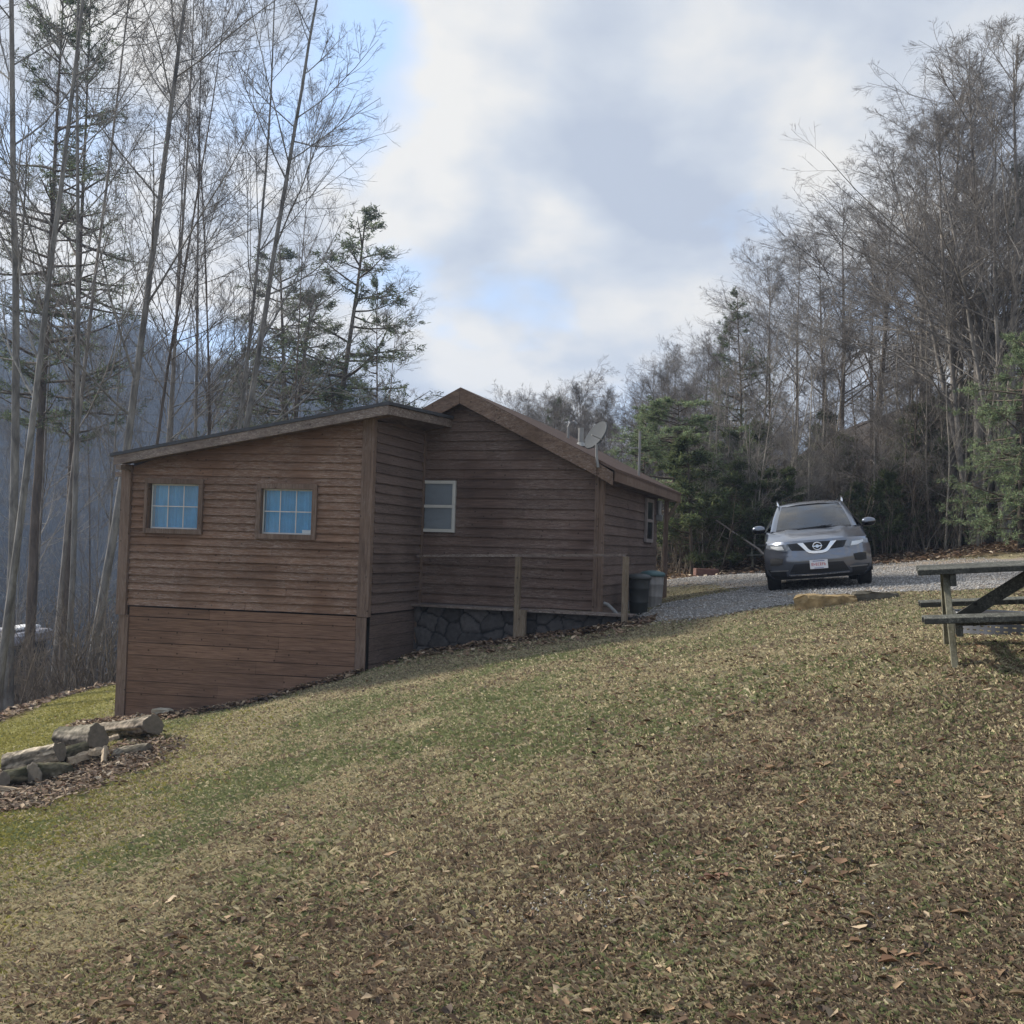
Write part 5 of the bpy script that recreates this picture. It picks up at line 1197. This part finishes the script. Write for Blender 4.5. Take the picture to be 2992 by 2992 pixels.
# prototypes
TL = [make_proto('bare_tree', bare_tree(101, 25, .115, .22, 23, 56, .21, .055, .045, 8, 6, 4, upt=.015, lowbig=.45), 'x', 'tree', BARK_P),
      make_proto('bare_tree', bare_tree(102, 25, .090, .34, 21, 48, .20, .07, .045, 8, 6, 4), 'x', 'tree', BARK_P),
      make_proto('bare_tree', bare_tree(103, 25, .070, .30, 24, 52, .22, .08, .05, 7, 6, 3), 'x', 'tree', BARK_G),
      make_proto('bare_tree', bare_tree(104, 22, .065, .25, 22, 50, .20, .07, .06, 6, 5, 3), 'x', 'tree', BARK_D)]
HL_ = [25, 25, 25, 22]
TS = make_proto('bare_sapling', bare_tree(105, 22, .10, .22, 20, 48, .20, .05, .06, 6, 5, 3, trunkwig=.03, joined=True), 'x', 'tree', BARK_L)
TR = [make_proto('bare_tree', bare_tree(201, 20, .17, .34, 22, 44, .36, .025, .05, 8, 6, 4, fork=2, taper=.6), 'x', 'tree', BARK_G),
      make_proto('bare_tree', bare_tree(202, 18, .17, .24, 30, 50, .46, .02, .055, 8, 6, 4, taper=.6), 'x', 'tree', BARK_D),
      make_proto('bare_tree', bare_tree(203, 16, .11, .30, 24, 46, .36, .02, .06, 8, 7, 4, taper=.5), 'x', 'tree', BARK_G),
      make_proto('bare_tree', bare_tree(204, 14, .08, .22, 22, 48, .34, .02, .07, 8, 6, 4, fork=1, taper=.5), 'x', 'tree', BARK_D)]
HR_ = [20, 18, 16, 14]
CN = [make_proto('pine_tree', conifer(301, 14, .13, .20, 17, .25, .8, shape='pine', clump=1.05), 'x', 'tree', BARK_D),
      make_proto('pine_tree', conifer(302, 9, .12, .04, 26, .34, 1.5, shape='round', col=(.150, .190, .105), clump=1.3), 'x', 'tree', BARK_D),
      make_proto('young_pine', conifer(303, 4.2, .05, .08, 13, .36, 1.1, shape='pine', col=(.085, .105, .050), clump=1.2), 'x', 'tree', BARK_D)]
CN.append(make_proto('pine_tree', conifer(304, 20, .15, .42, 18, .15, .8, shape='pine', clump=1.0), 'x', 'tree', BARK_D))
HC_ = [14, 9, 4.2, 20]
def gp_(px, Y, py=1640): p = at(px, py, Y); return (p[0], p[1])
def top_h(px, Y, py_top):                 # height needed for a top seen at py_top
    p = at(px, py_top, Y); return p[2]-gz1(p[0], p[1])+.15
DD = 1.5486
# --- left grove: individually recognisable
left = [  # px_d base, Y, proto, height, lean x, rz, wide, label
 (172, 26.0, 0, 27, .105, 0.3, 1.0, 'thick pale-barked tree leaning right just behind the cabin\'s left corner'),
 (395, 29.5, 0, 28, .085, 2.2, .95, 'tall slightly leaning tree rising behind the middle of the lean-to roof'),
 (412, 30.5, 1, 27, .075, 1.2, .9, 'slimmer twin trunk close beside the tall tree behind the lean-to roof'),
 (28, 22.5, 1, 26, -.03, 4.0, 1.15, 'heavy dark-topped trunk nearest the photo\'s left edge'),
 (4, 21.0, 0, 23, .10, 5.1, .8, 'forked tree with its trunk cut by the left edge of the photo'),
 (104, 27.0, 2, 26, .045, 0.6, 1.0, 'slender trunk left of the leaning pale tree, first of the close pair'),
 (137, 25.5, 1, 26, .01, 3.3, .85, 'slender pale trunk of the close pair, bent at mid-height'),
 (292, 29.0, 2, 26, .012, 2.0, 1.0, 'straight thin trunk behind the lean-to roof, midway along its lower half'),
 (318, 33.0, 2, 25, .01, 5.0, 1.0, 'thin bare tree just right of the straight thin trunk over the lean-to'),
 (366, 32.0, 2, 26, .0, 3.8, 1.05, 'very straight thin tree left of the leaning twin trunks'),
 (232, 28.5, 3, 24, .10, 1.1, .9, 'pale thin stem rising at the lean-to eave beside the big leaning tree'),
 (535, 36.0, 3, 22, .01, 4.4, 1.0, 'thin tree in front of the dark evergreens behind the lean-to'),
 (702, 34.0, 3, 13.5, .0, 0.4, 1.35, 'small spreading tree with clinging seed heads behind the cabin\'s roof junction'),
 (60, 33.0, 2, 23, .02, 2.9, 1.0, 'thin tree between the left-edge trunk and the close pair, further back'),
 (450, 40.0, 2, 25, -.01, 1.9, 1.0, 'distant straight tree right of the leaning twin trunks'),
]
for px, Y, k, h, ln, rz, wd, lab in left:
    x, y = gp_(px*DD, Y); plant(TL[k], (x, y), h, HL_[k], lab, 'tree', None, rz, wd, (ln, 0))
for i in range(22):
    px = random.uniform(-60, 640) if i < 13 else random.uniform(-650, -60); Y = random.uniform(30, 62); x, y = gp_(px*DD, Y); k = random.choice([1, 2, 3, 3])
    h = random.uniform(15, 23) if px < 500 else random.uniform(12, 17)
    plant(TL[k], (x, y), h, HL_[k], 'bare grey tree standing in the hollow behind the cabin', 'tree', 'bare trees in the hollow behind the cabin', None, random.uniform(.8, 1.1), (random.gauss(0, .03), random.gauss(0, .03)))
lc_ = [(612, 44, 0, 392, 1.35, 'tallest layered pine rising above the lean-to roof'), (505, 42, 0, 560, 1.5, 'bushy pine left of the tallest layered one above the lean-to roof'), (560, 46, 0, 470, 1.3, 'pine close behind and between the two evergreens above the lean-to roof'),
       (706, 38, 0, 540, .62, 'sparse small pine right of the tallest layered pine'), (60, 31, 3, -60, 1.0, 'dark pine at upper left, its top leaving the photo'), (130, 34, 3, -10, .8, 'thin dark pine between the left-edge trunks, beside the bigger upper-left pine')]
for px, Y, k, tp_, wd, lab in lc_:
    x, y = gp_(px*DD, Y); plant(CN[k], (x, y), top_h(px*DD, Y, tp_*DD), HC_[k], lab, 'tree', None, None, wd)
# --- right wood
def skyline(pxd): return np.interp(pxd, [980, 1060, 1150, 1230, 1300, 1340, 1400, 1450, 1500, 1560, 1620, 1680, 1720, 1790, 1850, 1932, 2100], [775, 762, 735, 705, 655, 590, 530, 480, 440, 395, 330, 250, 180, 90, 75, 70, 60])
right = [
 (1842, 31, 0, 78, 1.05, 'tallest multi-stemmed bare tree near the right edge, its limbs fanning left'),
 (1795, 33, 0, 150, .95, 'tall bare tree directly left of the tallest one, with parallel stems'),
 (1900, 30, 0, 60, .9, 'bare tree at the photo\'s right edge beside the dark evergreen'),
 (1640, 41, 1, 385, 1.05, 'broad bare tree with a dome-like crown above the parked car\'s right mirror'),
 (1740, 36, 2, 250, 1.0, 'medium bare tree between the dome-crowned one and the tall stems'),
 (1500, 47, 2, 470, 1.05, 'bare tree standing above and left of the parked car'),
 (1585, 44, 1, 400, .9, 'bare tree whose crown overlaps the dome-crowned tree on its left'),
 (1425, 40, 2, 500, .75, 'narrow bare tree with a pale straight trunk right of the layered pine'),
 (1365, 46, 3, 610, .9, 'bare tree behind the layered pine left of the parked car'),
]
for px, Y, k, tp_, wd, lab in right:
    x, y = gp_(px*DD, Y); plant(TR[k], (x, y), top_h(px*DD, Y, tp_*DD), HR_[k], lab, 'tree', None, None, wd*1.35, (random.gauss(0, .02), 0))
n_r = 0
for i in range(50):
    px = random.uniform(985, 2080); Y = random.uniform(33, 66) if px > 1280 else random.uniform(44, 75)
    if px > 1300 and random.random() < .35: Y = random.uniform(30.5, 36)
    f = random.uniform(.35, .97 if px < 1650 else .8) if Y > 36 else random.uniform(.25, .6); x, y = gp_(px*DD, Y); sk = skyline(px)+12; tp_ = 1060-(1060-sk)*f; k = random.choice([0, 1, 2, 2, 3, 3])
    h = top_h(px*DD, Y, tp_*DD)
    if h < 3: continue
    plant(TR[k], (x, y), h, HR_[k], 'bare grey-brown tree in the wood beyond the gravel', 'tree', 'bare trees in the wood beyond the gravel', None, min(1.6, random.uniform(.95, 1.3)*max(1, 9/h)**.3), (random.gauss(0, .035), random.gauss(0, .03)))
for i in range(38):                       # the low, hazy end of the wood behind the roof ridge
    px = random.uniform(965, 1345); Y = random.uniform(42, 70); x, y = gp_(px*DD, Y); sk = skyline(px)+4; tp_ = 1060-(1060-sk)*random.uniform(.78, 1.03); k = random.choice([1, 1, 2, 3]); h = top_h(px*DD, Y, tp_*DD)
    plant(TR[k], (x, y), h, HR_[k], 'bare hazy tree in the low wood line behind the main roof', 'tree', 'bare trees in the low wood line behind the main roof', None, random.uniform(.9, 1.3), (random.gauss(0, .03), random.gauss(0, .03)))
for i in range(60):                       # slim poles at the wood's edge
    px = random.uniform(1290, 2040); Y = random.uniform(29.8, 40); x, y = gp_(px*DD, Y); h = min(random.uniform(6, 15), top_h(px*DD, Y, (1060-(1060-skyline(px))*.72)*DD))
    plant(TS, (x, y), h, 22, 'slim bare sapling at the edge of the wood beyond the gravel', 'tree', 'slim bare saplings at the wood\'s edge', None, random.uniform(.8, 1.2), (random.gauss(0, .05), random.gauss(0, .04)))
rc_ = [(1395, 40, 0, 555, 1.0, 'layered dark pine left of the parked car, its top against the sky'), (1262, 33, 1, 762, 1.6, 'broad bushy green pine right behind the cabin\'s lower eave'), (1210, 36, 1, 790, .9, 'bushy green pine behind the antenna mast'),
       (1035, 52, 0, 755, 1.0, 'small pine showing above the main roof\'s right slope'), (1925, 27, 1, 640, 1.0, 'dark green pine at the right edge below the tall bare trees'), (1950, 31, 0, 250, .8, 'tall dark evergreen half cut off by the right edge'), (1800, 33, 1, 800, 1.0, 'bushy pine under the tall bare trees at right'), (1690, 42, 1, 850, 1.0, 'dim green pine behind the saplings right of the car')]
for px, Y, k, tp_, wd, lab in rc_:
    x, y = gp_(px*DD, Y); plant(CN[k], (x, y), top_h(px*DD, Y, tp_*DD), HC_[k], lab, 'tree', None, None, wd)
for i in range(34):
    px = random.uniform(1290, 2050); Y = random.uniform(29.5, 38); x, y = gp_(px*DD, Y)
    plant(CN[2], (x, y), random.uniform(2.2, 5.0), 4.2, 'young pine growing in the undergrowth beyond the gravel', 'tree', 'young pines in the undergrowth', None, random.uniform(.8, 1.2))
for i in range(12):
    px = random.uniform(-20, 220); Y = random.uniform(27, 40); x, y = gp_(px*DD, Y)
    plant(CN[2], (x, y), random.uniform(1.2, 2.5), 4.2, 'young evergreen in the brush of the left hollow', 'tree', 'young evergreens in the left hollow', None, 1.0)
# --- undergrowth (stuff): thousands of thin stems and twigs along both wood edges
def brush(N, fx, hmin, hmax, seed, Yr):
    g = np.random.default_rng(seed); x, y = fx(g, N); z = gz(x, y)-.05
    P = np.stack([x, y, z], -1); L = g.uniform(hmin, hmax, N)*g.uniform(.5, 1, N)
    D = np.stack([g.normal(0, .22, N), g.normal(0, .22, N), np.ones(N)], -1); r = .006+.004*L*g.uniform(.5, 1.3, N)
    b, rr = grow(g, P, D, L, r, np.full(N, .003), 6, .10, .03)
    P, D, L2_, R2_, _ = spawn(g, b, rr, 5, .2, .98, (45, 15), .40, .7, L); b2, r2_ = grow(g, P, D, L2_, R2_, np.full(len(P), .0025), 4, .16, .08)
    P, D, L3, R3, _ = spawn(g, b2, r2_, 3, .2, .98, (40, 15), .5, .7, L2_); b3, r3 = grow(g, P, D, L3, R3, np.full(len(P), .002), 3, .2, .05)
    return [tubes(b, rr, 4), tubes(b2, r2_, 3), tubes(b3, r3, 3)]
def fr_right(g, N):
    pxd = g.uniform(1240, 2150, N); Yv = 29.3+g.gamma(1.6, 3.5, N); Yv = np.where((np.abs(pxd-1455) < 75) & (Yv < 31.5), Yv+3, Yv); x = (pxd*DD-1496)/FPX*Yv; return x, Yv
def fr_left(g, N):
    pxd = np.where(g.random(N) < .78, g.uniform(-90, 250, N), g.uniform(-650, -90, N)); x0 = (pxd*DD-1496)/FPX; Yv = 22.5+g.gamma(1.8, 4.0, N)+np.where(pxd < 60, -1.5, 0); return x0*Yv, Yv
def fr_left2(g, N):
    pxd = g.uniform(230, 760, N); x0 = (pxd*DD-1496)/FPX; Yv = g.uniform(30, 55, N); return x0*Yv, Yv
V, F_ = join(brush(1300, fr_right, 1.0, 4.2, 5, None)+brush(1050, fr_left, .7, 4.2, 6, None)+brush(300, fr_left2, 3, 8.0, 7, None))
UG = bark('brush_bark', (.065, .052, .044), (.230, .195, .155))
tag(link(bpy.data.objects.new('undergrowth', npmesh('undergrowth', V, F_, UG))), kind='stuff')
# --- far woods on the valley ridges (stuff)
g = np.random.default_rng(9); N = 15000
pxd = g.uniform(-500, 1500, N); Rr = g.uniform(110, 345, N); tx = (pxd*DD-1496)/FPX; y = Rr/np.sqrt(1+tx*tx); x = tx*y; z = gz(x, y)
P = np.stack([x, y, z], -1); L = g.uniform(6, 11, N); D = np.stack([g.normal(0, .04, N), g.normal(0, .04, N), np.ones(N)], -1)
b, rr = grow(g, P, D, L, np.full(N, .12), np.full(N, .03), 3, .02, .03)
P2_, D2, L2_, R2_, _ = spawn(g, b, rr, 8, .3, .98, (40, 12), .35, .5, L); b2, r2_ = grow(g, P2_, D2, L2_, np.full(len(P2_), .05), np.full(len(P2_), .02), 3, .15, .1)
V, F_ = join([tubes(b, rr, 3), tubes(b2, r2_, 3)])
tag(link(bpy.data.objects.new('distant_woods', npmesh('distant_woods', V, F_, plain('far_wood', (.045, .040, .040), .95, var=.2, scale=.1, bump=0)))), kind='stuff')
# ------------------------------------------------------------------ sky, sun, haze, camera
SUN_EL, SUN_AZ = R_(33), R_(-62)          # azimuth measured from +Y towards +X
sd = np.array([math.sin(SUN_AZ)*math.cos(SUN_EL), math.cos(SUN_AZ)*math.cos(SUN_EL), math.sin(SUN_EL)])
w = bpy.data.worlds.new('World'); scene.world = w; w.use_nodes = True; t = w.node_tree; t.nodes.clear()
class WT(NT):
    def __init__(s, tree): s.t = tree
q = WT(t)
out = q.n('ShaderNodeOutputWorld'); bg = q.n('ShaderNodeBackground'); bg.inputs['Strength'].default_value = .12
sky = q.n('ShaderNodeTexSky', sky_type='NISHITA', sun_disc=False, sun_elevation=SUN_EL, sun_rotation=SUN_AZ)
sky.air_density = 1.0; sky.dust_density = 1.2; sky.ozone_density = 1.0
tc = q.n('ShaderNodeTexCoord'); sep = q.n('ShaderNodeSeparateXYZ'); q.l(tc.outputs['Generated'], sep.inputs[0])
zc_ = q.math('ADD', q.math('MAXIMUM', sep.outputs['Z'], 0.0), .42)
cmb = q.n('ShaderNodeCombineXYZ'); q.l(q.math('DIVIDE', sep.outputs['X'], zc_), cmb.inputs[0]); q.l(q.math('DIVIDE', sep.outputs['Y'], zc_), cmb.inputs[1])
mp = q.n('ShaderNodeMapping'); mp.inputs['Location'].default_value = (1.4, 5.8, 0); mp.inputs['Scale'].default_value = (1.25, 1.25, 1); q.l(cmb.outputs[0], mp.inputs['Vector'])
cov = q.noise(mp.outputs[0], 2.6, 7, .52, .1); shade = q.noise(mp.outputs[0], 3.6, 8, .50, .1)
def lobe(px, py, w_, amp):                # a soft cloud mass in one direction of the sky
    d = ray(px, py); d /= np.linalg.norm(d); v = q.n('ShaderNodeVectorMath', operation='DISTANCE'); q.l(tc.outputs['Generated'], v.inputs[0]); v.inputs[1].default_value = tuple(d)
    return q.math('MULTIPLY', q.math('POWER', 2.718, q.math('MULTIPLY', q.math('MULTIPLY', v.outputs['Value'], v.outputs['Value']), -1/(w_*w_))), amp)
def addl(base, L_):
    for a in L_: base = q.math('ADD', base, a)
    return base
cov2 = addl(cov, [lobe(1060, 60, .055, -.30), lobe(1650, 980, .05, -.05), lobe(1900, 620, .16, .12), lobe(1400, 250, .16, .06), lobe(700, 620, .10, -.10), lobe(2300, 150, .2, .12)])
cf = q.ramp(cov2, [(.36, 0.), (.52, .97)])
sh = addl(shade, [lobe(1300, 300, .12, .12), lobe(1700, 900, .10, .14), lobe(1350, 620, .09, -.12), lobe(1800, 700, .12, -.10), lobe(2000, 500, .10, -.05), lobe(250, 700, .35, .07), lobe(1560, 870, .05, .08), lobe(2200, 120, .14, .02)])
cc = q.ramp(sh, [(.36, (2.15, 2.36, 2.75)), (.50, (2.72, 2.88, 3.12)), (.65, (3.72, 3.62, 3.42))])
skyc = q.mix(1.0, sky.outputs[0], (1.2, 1.2, 1.2), 'MULTIPLY')
skyb = q.mix(.85, skyc, (2.2, 3.05, 4.5))
mixc = q.mix(cf, skyb, cc)
q.l(mixc, bg.inputs['Color']); q.l(bg.outputs[0], out.inputs['Surface'])
L_ = bpy.data.lights.new('sun', 'SUN'); L_.energy = 4.2; L_.angle = R_(5.0); L_.color = (1.0, .93, .82)
so = bpy.data.objects.new('sun', L_); link(so)
from mathutils import Vector, Matrix
so.rotation_euler = Vector(tuple(-sd)).to_track_quat('-Z', 'Y').to_euler()
# haze
mb = MB(); mb.hexa([(-700, -80, -60), (700, -80, -60), (700, 760, -60), (-700, 760, -60), (-700, -80, 75), (700, -80, 75), (700, 760, 75), (-700, 760, 75)])
hm = bpy.data.materials.new('haze'); hm.use_nodes = True; ht = hm.node_tree; ht.nodes.clear(); ho = ht.nodes.new('ShaderNodeOutputMaterial'); pv = ht.nodes.new('ShaderNodeVolumePrincipled')
pv.inputs['Color'].default_value = (.42, .56, .82, 1); pv.inputs['Density'].default_value = .0008; pv.inputs['Anisotropy'].default_value = .3; ht.links.new(pv.outputs[0], ho.inputs['Volume'])
hz = mb.build('haze', hm); tag(hz, kind='stuff')
# camera
cam = bpy.data.cameras.new('camera'); cam.sensor_width = 36; cam.sensor_fit = 'HORIZONTAL'; cam.lens = 36*FPX/2992; cam.clip_end = 5000; cam.clip_start = .05
co = bpy.data.objects.new('camera', cam); link(co)
co.matrix_world = Matrix([[RT[0], UP[0], -FW[0], EYE[0]], [RT[1], UP[1], -FW[1], EYE[1]], [RT[2], UP[2], -FW[2], EYE[2]], [0, 0, 0, 1]])
scene.camera = co
scene.view_settings.view_transform = 'Standard'; scene.view_settings.look = 'None'; scene.view_settings.exposure = 1.05; scene.view_settings.gamma = 1
scene.render.engine = 'CYCLES'; scene.cycles.max_bounces = 6; scene.cycles.diffuse_bounces = 3; scene.cycles.transparent_max_bounces = 12; scene.cycles.volume_bounces = 0
scene.render.resolution_x = scene.render.resolution_y = 1024
